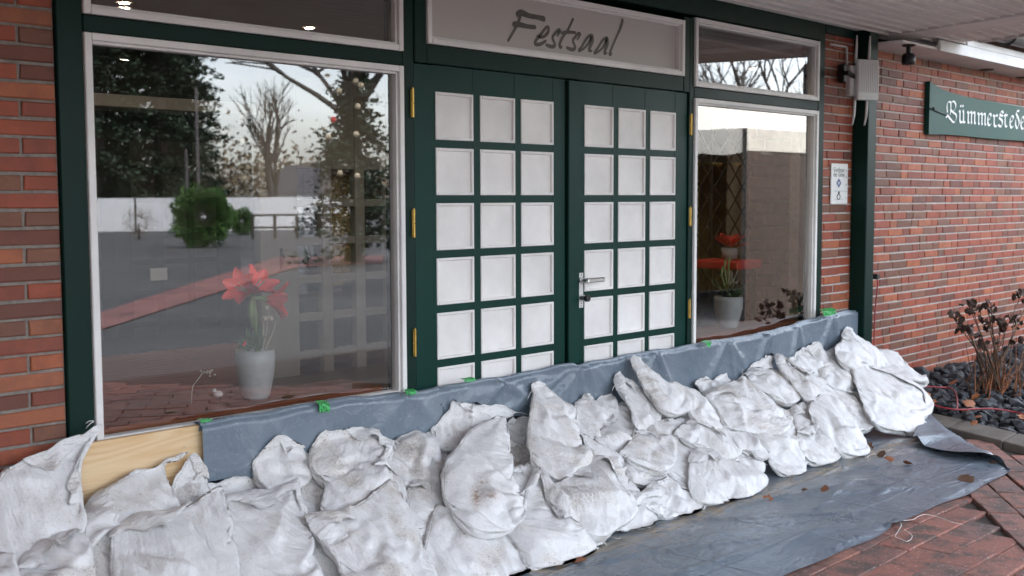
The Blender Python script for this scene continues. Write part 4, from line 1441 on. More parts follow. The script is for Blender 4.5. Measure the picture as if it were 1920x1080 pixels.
# shrub with withered leaves
def leaf_mesh(mat, k, name='leaf'):
    r = random.Random(k)
    m = MB()
    v, f = [], []
    n = 5
    cu = r.uniform(-1.3, 1.3)
    for i in range(n + 1):
        t = i / n
        wv = .42 * math.sin(math.pi * (.06 + .9 * t)) ** .8 * (1 + .35 * math.sin(t * 17 + k))
        for s_ in (-1, -.4, .4, 1):
            v.append((t - .5 + r.uniform(-.02, .02), s_ * wv * math.cos(cu * .5), abs(s_) ** 1.5 * wv * math.sin(cu) * .8 + .22 * cu * (t - .5) ** 2 * 2 + r.uniform(-.03, .03)))
    for i in range(n):
        for q in range(3):
            f.append((4 * i + q, 4 * i + q + 1, 4 * i + 5 + q, 4 * i + 4 + q))
    return m.add(v, f).mesh(name, mat, True)
DL = [leaf_mesh(MT['deadleaf'], k) for k in range(6)]
DB = [leaf_mesh(MT['leaf'], 20 + k) for k in range(4)]
bs = at_z(1868, 722, .10)
YSH = bs[1]
shb = thing('withered_shrub', 'bare shrub with withered dark leaves among the dark stones', 'shrub')
tips = [(1795, 590), (1790, 600), (1812, 563), (1822, 575), (1815, 610), (1848, 560), (1858, 568), (1852, 600), (1838, 625), (1842, 650), (1886, 610), (1880, 598), (1902, 590), (1912, 605), (1918, 545), (1930, 560), (1870, 630), (1828, 640), (1900, 640), (1950, 600)]
for i, (x, y) in enumerate(tips):
    yy = YSH + random.uniform(-.22, .12)
    e = at_y(x, y, yy)
    b0 = bs + np.array([random.gauss(0, .06), random.gauss(0, .05), -.03])
    mid = b0 * .45 + e * .55 + np.array([random.gauss(0, .02), 0, .03])
    st_ = MB().tube([b0, (b0 + mid) / 2, mid, e], [.006, .0055, .0045, .003], 6).obj('stem', MT['bark'], shb)
    nl = 7 if y < 615 else 5
    for k in range(nl):
        t = .80 + .20 * random.random()
        p = mid * (1 - t) + e * t + np.array([random.gauss(0, .022), random.gauss(0, .02), random.gauss(0, .022)])
        o = link('leaf', random.choice(DL), shb)
        o.location = p
        o.rotation_euler = (random.uniform(0, 6.3), random.uniform(-1.4, 1.4), random.uniform(0, 6.3))
        s = random.uniform(.032, .068)
        o.scale = (s, s, s)
for k in range(80):
    b0 = bs + np.array([random.gauss(-.03, .13), random.gauss(0, .10), -.04])
    e = b0 + np.array([random.gauss(0, .08), random.gauss(0, .06), random.uniform(.12, .36)])
    MB().tube([b0, (b0 + e) / 2 + np.array([random.gauss(0, .01), 0, 0]), e], [.0035, .003, .0015], 5).obj('twig', MT['bark'] if k % 2 else MT['leaf'], shb)

def cable3(pts, r, mat, nm='lead', parent=None, n=7):
    pts = [np.array(p) for p in pts]
    q = []
    for i in range(len(pts) - 1):
        p0, p1, p2, p3 = pts[max(i - 1, 0)], pts[i], pts[i + 1], pts[min(i + 2, len(pts) - 1)]
        for s in range(6):
            t = s / 6
            q.append(0.5 * ((2 * p1) + (p2 - p0) * t + (2 * p0 - 5 * p1 + 4 * p2 - p3) * t * t + (3 * p1 - p0 - 3 * p2 + p3) * t ** 3))
    q.append(pts[-1])
    return MB().tube(q, r, n).obj(nm, mat, parent, True)
def on_bed(x, y, h=.05):
    p = at_z(x, y, .09)
    for _ in range(6):
        p = at_z(x, y, bedz(p[0], min(p[1], 0)) + h)
    return p
tag(cable3([on_bed(*p) for p in ((1712, 722), (1730, 724), (1758, 726), (1778, 727), (1789, 733), (1794, 745), (1795, 758), (1794, 768))], .0058, MT['redcable'], 'garden_cable'), 'upper red cable looping over the dark stones beside the sandbags', 'cable', 'red cables on the stone bed')
tag(cable3([on_bed(*p) for p in ((1722, 752), (1742, 756), (1768, 764), (1800, 768), (1850, 766), (1890, 770), (1925, 779), (1990, 800))], .0058, MT['redcable'], 'garden_cable'), 'lower red cable running right across the dark stones', 'cable', 'red cables on the stone bed')

# fallen leaves
lv = [(1085, 1049, 'oak leaf curled beside the front corner of the pointed sandbag', 0, .085), (1405, 921, 'brown leaf tucked under the edge of the round front sandbag', 1, .07),
      (1440, 935, 'small light brown leaf lying on the tarpaulin ahead of the bags', 0, .06), (1540, 918, 'curled rusty leaf in the middle of the tarpaulin', 0, .11),
      (1510, 918, 'dark shrivelled leaf touching the rusty curled leaf', 1, .06), (1627, 839, 'square dark brown leaf at the tip of the small end bag', 1, .085),
      (1652, 852, 'blackish leaf right of the square brown leaf', 1, .085), (1668, 859, 'thin tan leaf lying flat in front of the blackish leaf', 0, .075),
      (1702, 869, 'small curled brown leaf on the tarpaulin near its seam', 0, .07), (1812, 898, 'long dark leaf near the front edge beside the folded corner', 1, .11),
      (1842, 944, 'tiny leaf on the red paving', 1, .05), (1860, 870, 'leaf caught under the folded tarpaulin corner', 1, .06)]
LM = [leaf_mesh(MT['leaf'], 40 + k, 'fallen_leaf') for k in range(3)] + [leaf_mesh(MT['leafdark'], 50 + k, 'fallen_leaf') for k in range(3)]
for i, (x, y, lab, dk, s) in enumerate(lv):
    o = link('fallen_leaf', LM[dk * 3 + i % 3])
    p = at_z(x, y, .022)
    o.location = p
    o.rotation_euler = (random.gauss(0, .25), random.gauss(0, .25), random.uniform(0, 6))
    s *= .85
    o.scale = (s, s, s)
    tag(o, lab, 'leaf', 'fallen leaves on the tarpaulin')
for i, (x, y, lab) in enumerate(((1788, 716, 'rusty leaf among the stones, just above the bend of the upper red cable'), (1818, 755, 'largest orange leaf among the stones, above the lower red cable'), (1830, 744, 'orange leaf leaning on the stones between cable and shrub'), (1812, 771, 'orange leaf right under the lower red cable'),
        (1834, 780, 'orange leaf on the stones near the kerb, below the cable'), (1852, 748, 'tan leaf on the stones straight below the shrub'), (1748, 752, 'rusty leaf between the two red cables beside the end bag'), (1900, 700, 'orange leaf among the stones right of the shrub'),
        (1916, 782, 'orange leaf at the right picture edge by the lower cable'), (1740, 738, 'brown leaf tucked beside the end bag under the upper cable'), (1826, 792, 'small orange leaf close to the kerb'), (1905, 742, 'dull orange leaf in the stones at the right, above the cable'))):
    o = link('fallen_leaf', LM[i % 3])
    o.location = on_bed(x, y, .045)
    o.rotation_euler = (random.gauss(0, .4), random.gauss(0, .4), random.uniform(0, 6))
    s = random.uniform(.05, .09) * (1.2 if i == 1 else 1)
    o.scale = (s, s, s)
    tag(o, lab, 'leaf', 'orange leaves in the stone bed')

# ------------------------------------------------------------------ board, sheets and tarpaulin
YBd = -0.060
tag(MB().box((1.845, YBd, 0.0), (2.42, YBd + .021, 0.655), .002).box((2.423, YBd, 0.0), (7.53, YBd + .021, 0.615), .002).obj('plywood_board', MT['plywood']), 'bare plywood board leaning under the large window, left of the grey sheet', 'plywood board')
TOP = [(2.29, .665), (2.57, .669), (2.88, .671), (3.16, .662), (3.35, .654), (3.54, .648), (3.81, .652), (4.18, .655), (4.44, .660), (4.50, .662), (4.53, .645), (4.62, .655), (5.05, .657), (5.56, .658), (6.13, .655), (6.45, .662), (6.65, .672), (6.78, .694), (7.0, .702), (7.22, .712), (7.45, .722), (7.56, .715)]
def creases(list_):
    def fn(x, z):
        h = 0
        for x0, z0, ang, ln, wd, amp in list_:
            dx, dz = math.cos(ang), math.sin(ang)
            s = (x - x0) * dx + (z - z0) * dz
            t = -(x - x0) * dz + (z - z0) * dx
            if -.02 < s < ln:
                wv = wd * (.35 + 1.2 * s / ln)
                h += 1.45 * amp * math.exp(-abs(t / wv) ** 1.5) * min(1, (s + .02) / .05) * (1 - (s / ln)) ** .7
        return h
    return fn
R2 = math.radians
cr_r = creases([(4.50, .66, R2(a), l, w_, am) for a, l, w_, am in ((200, .75, .030, .030), (212, .85, .028, -.018), (225, .80, .026, .026), (240, .55, .024, .018), (262, .5, .022, .022), (276, .5, .03, -.02), (292, .4, .02, .014))] +
               [(4.56, .65, R2(a), l, .025, am) for a, l, am in ((-60, .5, .018), (-88, .55, -.02), (-30, .5, .012))] +
               [(3.95, .63, R2(a), l, .028, am) for a, l, am in ((195, .45, .014), (215, .5, .018), (330, .55, .016))] +
               [(5.18, .655, R2(a), l, .030, am) for a, l, am in ((235, .5, .020), (268, .5, -.018), (300, .45, .022))] +
               [(5.9, .655, R2(a), l, .035, am) for a, l, am in ((225, .55, .018), (250, .5, -.016), (285, .5, .024), (315, .45, .016))] +
               [(6.72, .68, R2(a), l, .04, am) for a, l, am in ((250, .55, .026), (272, .6, -.028), (290, .5, .024))] +
               [(6.35, .66, R2(a), l, .035, am) for a, l, am in ((240, .5, .02), (275, .5, .02))] +
               [(7.2, .70, R2(a), l, .04, am) for a, l, am in ((230, .5, .02), (262, .5, -.02), (292, .45, .02))])
cr_l = creases([(2.6, .66, R2(a), l, .04, am) for a, l, am in ((250, .5, .006), (300, .5, .006))] + [(3.35, .65, R2(a), l, .03, am) for a, l, am in ((215, .4, .008), (255, .4, -.008), (315, .3, .012))])
def barrier(name, x0, x1, cre, label, off, torn=False):
    nxx = int((x1 - x0) / .016)
    prof = []   # (front offset, z drop): back over the top edge, then down the front
    rowsn = 34
    v = []
    for i in range(nxx + 1):
        x = x0 + (x1 - x0) * i / nxx
        zt = np.interp(x, [p[0] for p in TOP], [p[1] for p in TOP]) + .003 * math.sin(x * 9) + .0025 * math.sin(x * 23 + 1)
        for j in range(rowsn + 1):
            if j < 5:
                a = math.pi * (1 - j / 5)          # half round over the top
                y, z = YBd + .010 + (.017 + off) * math.cos(a) * -1 * -1, zt - .016 + .016 * math.sin(a)
                y = YBd + .011 - (.018 + off) * math.cos(math.pi - a)
                z = zt - .014 + .014 * math.sin(a)
                if j == 0:
                    y, z = YBd + .030, zt - .10
            else:
                t = (j - 5) / (rowsn - 5)
                z = (zt - .014) * (1 - t) + .004 * t
                h = cre(x, z) + .004 * math.sin(x * 7 + z * 5) * math.sin(z * 6)
                y = YBd - .012 - off - max(-.004, .006 + h) - .05 * t ** 3
            xx = x
            if torn and i > nxx - 3:
                xx = x - .03 * max(0, math.sin((.66 - z) * 9)) - (.02 if .52 < z < .58 else 0)
            v.append((xx, y, z))
    f = [(i * (rowsn + 1) + j, i * (rowsn + 1) + j + 1, (i + 1) * (rowsn + 1) + j + 1, (i + 1) * (rowsn + 1) + j) for i in range(nxx) for j in range(rowsn)]
    return tag(link(name, raw_mesh(name, v, f, MT['tarp'])), label, 'tarpaulin', 'grey sheets of the flood barrier')
barrier('barrier_sheet', 2.313, 3.60, cr_l, 'smooth blue grey sheet under the large window, next to the plywood', .012, True)
barrier('barrier_sheet', 3.50, 7.56, cr_r, 'creased blue grey sheet running past the doors to the green post', .0)
# ground sheet
cr_g = creases([(3.6, -.95, R2(-12), 1.3, .030, .012), (3.9, -1.05, R2(-24), 1.2, .03, .010), (4.6, -.85, R2(-14), 1.6, .028, .013), (5.0, -.95, R2(-30), 1.0, .03, .012), (4.4, -.88, R2(-35), .9, .028, .011),
                (5.35, -.80, R2(-10), 1.5, .028, .014), (5.7, -.80, R2(-38), 1.0, .03, .010), (5.9, -.70, R2(-16), 1.2, .03, .014), (4.9, -1.2, R2(12), 1.2, .03, .009), (3.7, -1.25, R2(-8), 1.0, .03, .010),
                (6.2, -.75, R2(-6), .9, .026, .012), (6.4, -.65, R2(-28), .7, .03, .012), (5.4, -1.28, R2(5), .9, .022, .010), (4.2, -1.4, R2(4), 1.1, .022, .008)])
gp = thing('ground_tarpaulin', 'blue grey tarpaulin spread on the paving under the sandbags', 'tarpaulin')
FA, FB = at_z(1737, 778, .008)[:2], at_z(1894, 881, .008)[:2]      # the fold line
fd = (FB - FA) / np.linalg.norm(FB - FA)
fn_ = np.array([fd[1], -fd[0]])
if fn_[0] < 0:
    fn_ = -fn_
nxx, nyy = 300, 74
v = []
for i in range(nxx + 1):
    for j in range(nyy + 1):
        x = 1.2 + 6.3 * i / nxx
        yf = -1.585 + .010 * math.sin(x * 5.1) + .007 * math.sin(x * 12.7 + 1) - (.018 if 4.95 < x < 5.02 else 0)
        y = -.085 + (yf + .085) * j / nyy
        z = .007 + max(0, cr_g(x, y)) + .0022 * (1 + math.sin(x * 4 + y * 7)) + .0015 * (1 + math.sin(x * 11 - y * 5))
        if j > nyy - 2:
            z = .005 + .004 * max(0, math.sin(x * 6.3)) + (.020 if 4.93 < x < 5.04 else 0)
        p = np.array([x, y])
        d = (p - FA) @ fn_
        if d > 0:
            p = p - fn_ * d
            z = .009
        v.append((p[0], p[1], z))
f = [(i * (nyy + 1) + j, (i + 1) * (nyy + 1) + j, (i + 1) * (nyy + 1) + j + 1, i * (nyy + 1) + j + 1) for i in range(nxx) for j in range(nyy)]
me = raw_mesh('sheet', v, f, MT['tarp'])
va_ = np.array(v)
me.attributes.new('sand', 'FLOAT', 'POINT').data.foreach_set('value', (np.exp(-((va_[:, 1] + .83) / .07) ** 2) * .95 + .22 * np.exp(-((va_[:, 1] + 1.0) / .16) ** 2)).astype(np.float32))
link('sheet', me, gp)
# the folded back corner: from the fold line over to its free edge
free = [at_z(x, y, .02)[:2] for x, y in ((1737, 778), (1726, 800), (1711, 834), (1722, 838), (1735, 843), (1768, 852), (1800, 860), (1830, 864), (1862, 864), (1880, 868), (1894, 881))]
ln = np.linalg.norm(FB - FA)
n1, n2 = 50, 18
v = []
for i in range(n1 + 1):
    s = i / n1
    k = s * (len(free) - 1)
    k0 = min(int(k), len(free) - 2)
    e = free[k0] * (1 - (k - k0)) + free[k0 + 1] * (k - k0)
    ps_ = np.clip((e - FA) @ fd / ln, 0, 1)
    b = FA + fd * ln * (ps_ * .5 + s * .5)
    for j in range(n2 + 1):
        t = j / n2
        p = b * (1 - t) + e * t
        wid = np.linalg.norm(e - b)
        z = .010 + .045 * math.sin(min(1, t * 2.4) * math.pi / 2) * min(1, wid / .15) + .014 * math.sin(s * 11) * t * min(1, wid / .2) + .028 * math.exp(-((s - .28) / .06) ** 2) * t + (.03 * math.exp(-((s - .86) / .07) ** 2)) * t ** 2
        q = b + (p - b)
        if t < .18:
            z = .009 + (z - .009) * math.sin(t / .18 * math.pi / 2)
        v.append((q[0], q[1], z))
f = [(i * (n2 + 1) + j, i * (n2 + 1) + j + 1, (i + 1) * (n2 + 1) + j + 1, (i + 1) * (n2 + 1) + j) for i in range(n1) for j in range(n2)]
link('folded_corner', raw_mesh('folded_corner', v, f, MT['tarp']), gp)

# green tape
tp_ = [((598, 753), (619, 752), (618, 772), (598, 773), 'square green tape tab on the smooth sheet under the amaryllis window'),
       ((761, 732), (781, 730), (780, 739), (762, 741), 'narrow green tape strip where the large window meets the door'),
       ((870, 711), (892, 708), (891, 714), (871, 717), 'sliver of green tape under the bottom left door panel'),
       ((1321, 641), (1336, 638), (1330, 652), (1325, 648), 'crumpled green tape tab below the small window'),
       ((1543, 581), (1567, 577), (1567, 589), (1544, 593), 'bright green tape on the right end of the sheet by the post'),
       ((376, 787), (398, 785), (397, 790), (377, 793), 'thin green tape edge where plywood meets the sheet')]
for a, b, c, d, lab in tp_:
    y_ = YBd - .047
    q = [at_y(*p, y_) for p in (a, b, c, d)]
    v, f = [], []
    for j in range(5):
        for i in range(5):
            s, t = i / 4, j / 4
            p = (q[0] * (1 - s) + q[1] * s) * (1 - t) + (q[3] * (1 - s) + q[2] * s) * t
            v.append((p[0] + random.uniform(-.002, .002), p[1] - random.uniform(0, .003) + (.03 if j == 0 else 0), p[2] + random.uniform(-.001, .001)))
    n = len(v)
    v += [(p[0], p[1] + .0015, p[2]) for p in v]
    for j in range(4):
        for i in range(4):
            k = 5 * j + i
            f += [(k, k + 1, k + 6, k + 5), (n + k, n + k + 5, n + k + 6, n + k + 1)]
    tag(MB().add(v, f).obj('tape_strip', MT['tape']), lab, 'tape', 'green tape on the barrier sheet')

# loose white strings
for lab, pts in (('long white string curling from the tarpaulin edge onto the paving', [(1694, 976), (1712, 974), (1722, 968), (1733, 965), (1750, 967), (1772, 974), (1790, 980), (1800, 982), (1806, 984)]),
                 ('white string loop lying on the red paving', [(1687, 978), (1690, 985), (1684, 996), (1679, 1006), (1690, 1011), (1700, 1015), (1708, 1011), (1710, 1004), (1703, 997), (1696, 994)]),
                 ('white thread below the knotted bag in the middle', [(1138, 978), (1134, 990), (1129, 998), (1133, 1004), (1148, 1007), (1158, 1010), (1164, 1008)]),
                 ('white thread knot by the tip of the small end bag', [(1608, 846), (1616, 849), (1622, 852), (1624, 858), (1632, 853), (1642, 851), (1636, 852)]),
                 ('thin white thread on the tarpaulin beside the tall end bag', [(1632, 804), (1645, 806), (1662, 807), (1680, 805)])):
    tag(cable3([at_z(x, y, .016 + random.uniform(0, .006)) for x, y in pts], .0013, MT['string'], 'string', None, 5), lab, 'string', 'loose white strings')
# ------------------------------------------------------------------ sandbags
# each bag: outline, how far it lies in front of its neighbours (3 = on top), how full it is, label, string ties
BAGS = [
 ([(174,791),(135,815),(97,833),(44,863),(11,880),(-25,930),(-50,1010),(-30,1075),(60,1090),(140,1060),(155,1000),(151,960),(146,913),(147,872),(161,824)], 1.6, .55, 'tall half empty sandbag at the far left, its pointed corner reaching the window frame', [(174,791,-1)]),
 ([(133,992),(155,995),(164,1010),(167,1090),(165,1140),(20,1150),(5,1090),(20,1075),(42,1052),(58,1028),(80,1012),(100,1008)], 3.0, 1.0, 'small gathered sandbag in front of the tall left one, at the bottom edge', [(62,1022,-1)]),
 ([(0,1035),(25,1045),(35,1075),(30,1120),(-60,1130),(-60,1040)], 3.6, 1.0, 'sandbag barely showing in the bottom left corner of the photo', []),
 ([(342,841),(300,863),(250,886),(206,909),(180,930),(167,947),(158,985),(165,1022),(168,1085),(215,1110),(300,1060),(330,990),(329,954),(326,935),(317,913),(304,873),(328,868)], 1.7, .8, 'sandbag with long twisted neck stretched over the bare plywood', [(344,839,1)]),
 ([(208,994),(233,980),(278,958),(333,955),(358,942),(400,919),(414,916),(420,930),(427,958),(428,1002),(429,1035),(428,1085),(420,1130),(215,1130),(208,1060)], 3.0, .8, 'broad smooth sandbag standing in front of the twisted neck bag', []),
 ([(325,856),(333,850),(345,858),(365,880),(380,905),(387,920),(372,950),(330,962),(325,940),(323,900)], .6, 1.0, 'cone shaped sandbag with mud spots against the plywood edge', [(333,851,1)]),
 ([(372,900),(415,892),(436,891),(490,894),(505,920),(490,950),(430,960),(380,945),(366,920)], .2, .8, 'low flat sandbag in the back row right of the mud spotted cone bag', []),
 ([(497,818),(505,817),(540,830),(552,836),(562,848),(580,853),(582,868),(560,892),(535,912),(515,920),(503,915),(492,897),(481,879),(477,861),(482,846),(492,832)], 1.2, 1.0, 'plump sandbag with a frayed tied ear against the smooth grey sheet', [(496,819,-1)]),
 ([(424,932),(443,926),(471,921),(513,923),(540,908),(557,900),(561,920),(566,947),(569,969),(567,991),(575,1030),(597,1085),(590,1130),(430,1130),(429,1035),(428,985)], 2.2, .9, 'wide front sandbag with a side seam, below the frayed ear bag', []),
 ([(556,905),(583,868),(598,885),(607,905),(603,945),(592,965),(600,1010),(602,1060),(575,1060),(568,975),(563,930)], 1.0, .9, 'narrow shaded sandbag squeezed between the wide front bag and the crested one', []),
 ([(592,805),(618,805),(628,801),(663,801),(704,806),(716,822),(735,829),(725,852),(712,862),(735,880),(745,905),(735,935),(700,950),(650,965),(615,965),(601,955),(606,925),(612,905),(598,885),(582,868),(584,848)], 1.8, 1.0, 'large crested sandbag with wide open collar and sandy streaks', [(735,829,1)]),
 ([(572,970),(580,963),(610,960),(638,959),(680,937),(729,897),(737,901),(750,925),(765,955),(773,990),(789,1038),(801,1064),(808,1085),(800,1125),(650,1125),(641,1075),(630,1045),(600,1005),(580,982)], 3.0, .9, 'front sandbag with a sharp corner pointing left and folds fanning out', []),
 ([(598,1000),(640,1050),(655,1120),(590,1130),(575,1060),(585,1020)], 1.3, .9, 'shaded sandbag low under the sharp left pointing corner', []),
 ([(704,862),(722,864),(735,880),(748,900),(760,930),(766,960),(750,960),(735,905),(712,890)], .9, .6, 'thin sliver of sandbag behind the fan folded front bag', []),
 ([(753,815),(771,808),(813,811),(817,844),(815,860),(803,880),(798,897),(780,900),(770,906),(759,923),(752,910),(744,891),(732,875),(723,862),(730,845),(738,829)], 1.6, 1.0, 'dirty hunched sandbag with dark grit, right of the crested collar bag', [(733,826,-1)]),
 ([(815,856),(833,862),(832,880),(827,905),(826,930),(820,955),(806,985),(797,1010),(795,1022),(784,1018),(777,1008),(771,976),(764,953),(761,922),(775,905),(797,897),(805,875)], 1.9, .9, 'long slack sandbag hanging down below the dirty hunched one', []),
 ([(828,752),(844,756),(869,762),(909,757),(936,761),(961,772),(959,780),(945,782),(925,792),(890,815),(870,828),(845,835),(821,840),(814,829),(812,804),(818,787),(833,767)], 1.3, 1.0, 'upper sandbag lying sideways with a curled ear, behind the rust stained bag', [(829,752,-1), (961,776,2)]),
 ([(816,840),(860,828),(855,850),(840,868),(816,860)], .5, .7, 'small gritty bit of sandbag wedged under the curled ear bag', []),
 ([(947,779),(951,790),(950,830),(950,875),(956,905),(968,925),(980,922),(979,940),(954,967),(937,976),(893,993),(877,982),(848,955),(830,922),(827,891),(838,858),(860,831),(876,807),(900,789),(925,783)], 3.4, 1.25, 'big central sandbag with a rusty brown stain on its belly', []),
 ([(946,783),(984,782),(992,790),(991,830),(985,828),(965,818),(948,814)], .6, .9, 'clean back row sandbag with a seam, left of the tall upright bag', []),
 ([(946,815),(970,822),(990,832),(998,862),(975,874),(950,885),(940,850)], .2, .8, 'brown dusted sandbag hidden below the seamed back row bag', []),
 ([(950,885),(975,876),(996,864),(1011,864),(1012,875),(1000,895),(994,912),(985,935),(975,930),(960,915)], 2.2, .7, 'crumpled sandbag corner folded up beside the rust stained belly', []),
 ([(822,944),(843,955),(851,964),(872,984),(893,994),(915,985),(939,978),(955,1002),(968,1022),(981,1053),(990,1070),(1022,1068),(990,1078),(914,1085),(860,1105),(812,1100),(803,1066),(791,1038),(801,997),(812,959)], 2.5, .9, 'front sandbag below the rust stained one with long slanting wrinkles', []),
 ([(1000,880),(1012,878),(1018,900),(1025,935),(1045,955),(1075,982),(1110,1008),(1130,1018),(1127,1026),(1090,1038),(1050,1052),(1022,1060),(1008,1065),(990,1067),(982,1050),(968,1020),(948,990),(940,977),(957,966),(980,945),(985,920),(995,900)], 2.9, 1.15, 'front sandbag whose frayed corner points out onto the tarpaulin', [(1129,1018,2)]),
 ([(1014,872),(1026,883),(1040,905),(1065,893),(1089,877),(1100,855),(1118,855),(1135,868),(1152,892),(1167,918),(1180,938),(1183,950),(1168,961),(1145,969),(1138,978),(1132,991),(1111,1005),(1074,977),(1046,953),(1026,931),(1015,895)], 3.4, 1.1, 'saggy sandy sandbag with raised left ear, in front of the tall upright bag', []),
 ([(1091,818),(1108,822),(1130,834),(1162,851),(1166,875),(1172,893),(1187,907),(1205,924),(1200,940),(1182,948),(1165,918),(1148,885),(1125,862),(1103,852),(1098,835)], 2.4, .8, 'sash like folded sandbag running down the right of the saggy sandy one', [(1100,815,1)]),
 ([(993,722),(1004,717),(1017,718),(1036,731),(1056,751),(1074,759),(1078,780),(1075,802),(1083,830),(1097,842),(1089,876),(1069,893),(1042,904),(1027,885),(1010,871),(996,858),(989,829),(992,784),(997,756),(1000,736)], 2.5, 1.15, 'tall upright sandbag with speckled belly and square top below the left door leaf', [(996,735,-1)]),
 ([(1089,739),(1100,744),(1115,751),(1121,743),(1136,736),(1145,743),(1153,758),(1149,772),(1135,789),(1120,810),(1113,819),(1094,813),(1076,802),(1078,780),(1081,762)], 1.4, 1.1, 'small rounded sandbag with two ears right of the tall upright bag', [(1108,808,1)]),
 ([(1163,754),(1180,762),(1186,790),(1192,806),(1180,830),(1163,851),(1138,840),(1113,823),(1130,801),(1147,778)], 1.7, 1.1, 'smooth grey speckled sandbag with a slanting seam, right of the two eared bag', []),
 ([(1152,705),(1158,699),(1170,708),(1178,711),(1195,720),(1208,735),(1216,731),(1228,750),(1240,764),(1232,770),(1225,790),(1215,798),(1192,806),(1185,790),(1183,765),(1170,745),(1162,732),(1155,715)], 2.5, .7, 'twisted empty sandbag neck hanging over the smooth speckled bag', [(1156,722,0), (1190,805,-1)]),
 ([(1187,667),(1200,673),(1213,682),(1230,698),(1247,713),(1271,717),(1300,728),(1320,744),(1336,765),(1354,801),(1333,800),(1300,782),(1284,761),(1262,767),(1246,765),(1231,757),(1219,735),(1206,720),(1194,695),(1184,680)], 2.9, .9, 'sandbag with the highest pointed neck, leaning on the sheet below the right leaf', [(1184,673,-1)]),
 ([(1226,775),(1245,768),(1270,766),(1289,764),(1297,775),(1300,786),(1285,787),(1262,788),(1243,788),(1228,782)], 1.5, .9, 'rolled sandbag edge tucked under the bag with the highest neck', []),
 ([(1160,851),(1175,833),(1190,813),(1222,796),(1226,786),(1245,789),(1273,782),(1294,786),(1272,799),(1260,826),(1253,860),(1241,881),(1228,876),(1213,870),(1190,862)], 2.4, .9, 'sandbag with a draped wing below the rolled edge, mid pile', []),
 ([(1160,853),(1190,864),(1213,871),(1241,882),(1256,862),(1264,890),(1250,905),(1225,897),(1195,905),(1186,907),(1172,892),(1163,870)], 1.5, .9, 'pale sandbag with a dark crease under the draped wing bag', []),
 ([(1205,925),(1228,905),(1250,895),(1268,905),(1275,915),(1290,920),(1305,938),(1320,953),(1316,957),(1285,967),(1240,969),(1236,960),(1215,950),(1198,945)], 2.4, .8, 'front sandbag with a triangular flap pointing right over the tarpaulin', []),
 ([(1137,978),(1150,970),(1168,962),(1185,950),(1200,944),(1215,950),(1238,962),(1237,970),(1222,980),(1223,990),(1212,996),(1195,994),(1170,993),(1135,994),(1133,990)], 2.2, .7, 'crumpled low sandbag end lying flat between two front bags', [(1139,976,0)]),
 ([(1262,816),(1270,800),(1302,786),(1333,799),(1356,804),(1400,807),(1420,828),(1442,850),(1430,858),(1416,855),(1404,842),(1387,838),(1370,848),(1358,855),(1343,849),(1328,840),(1312,836),(1288,825)], 2.9, .8, 'wide slack sandbag whose lower hem arches open above the front bag', [(1264,822,0)]),
 ([(1255,828),(1264,818),(1285,830),(1300,830),(1315,840),(1318,850),(1300,870),(1292,895),(1290,920),(1270,908),(1252,880),(1250,860)], 2.0, .7, 'shaded sandbag with hanging vertical folds left of the round front bag', []),
 ([(1296,850),(1315,840),(1330,842),(1345,851),(1362,857),(1385,866),(1400,872),(1416,884),(1434,905),(1425,912),(1400,920),(1367,933),(1340,939),(1314,941),(1296,928),(1290,905),(1292,875)], 2.7, 1.2, 'round bulging sandbag at the front edge, right below the arched hem', []),
 ([(1366,852),(1386,838),(1404,843),(1418,856),(1432,870),(1420,885),(1400,874),(1375,863)], 1.9, .8, 'bit of sandbag showing inside the arched hem', []),
 ([(1322,743),(1345,727),(1373,716),(1395,704),(1409,718),(1425,732),(1441,747),(1455,765),(1463,782),(1461,800),(1440,804),(1396,802),(1356,797),(1345,778),(1336,762)], 2.4, 1.1, 'large wrinkled sandbag high on the pile below the small window', [(1396,703,-1)]),
 ([(1303,722),(1310,714),(1320,711),(1333,714),(1340,702),(1351,699),(1372,716),(1345,729),(1321,743),(1319,730)], 1.0, .7, 'small puckered sandbag top peeking behind the large wrinkled one', []),
 ([(1402,806),(1440,803),(1461,800),(1475,790),(1490,812),(1494,840),(1497,868),(1499,876),(1480,884),(1462,880),(1443,872),(1440,850),(1420,828)], 2.3, 1.0, 'bright sandbag with a looped flap on the tarpaulin below the large wrinkled one', [(1498,880,0)]),
 ([(1452,763),(1470,770),(1485,766),(1492,785),(1493,815),(1480,812),(1462,795),(1464,782)], 1.8, .7, 'narrow folded sandbag strip right of the large wrinkled one', []),
 ([(1407,683),(1418,674),(1431,667),(1441,671),(1445,690),(1430,698),(1415,701),(1403,696)], 1.3, .7, 'rounded sandbag ear standing up against the sheet below the small window', []),
 ([(1400,700),(1412,690),(1440,692),(1458,693),(1472,705),(1483,722),(1488,738),(1478,747),(1465,749),(1445,740),(1430,730),(1415,722),(1405,712)], 1.7, 1.0, 'sandbag with a dark hollow under a looped fold, beneath the rounded ear', [(1392,694,-1)]),
 ([(1454,669),(1465,662),(1474,670),(1480,686),(1500,690),(1520,696),(1540,710),(1550,725),(1548,745),(1530,755),(1512,752),(1497,735),(1487,722),(1478,706),(1464,692)], 2.3, 1.0, 'sandbag with a finger like ear sticking up, right of the dark hollow', []),
 ([(1476,672),(1492,656),(1498,648),(1510,640),(1524,644),(1544,662),(1540,690),(1535,700),(1515,697),(1495,690),(1480,686)], 1.2, 1.0, 'sandbag with a hooked loop at the top, behind the finger ear bag', []),
 ([(1543,663),(1562,651),(1568,668),(1585,683),(1598,695),(1598,715),(1585,725),(1570,728),(1555,720),(1540,708),(1535,690)], 1.7, 1.0, 'smooth sandbag between the hooked loop bag and the tall end bags', []),
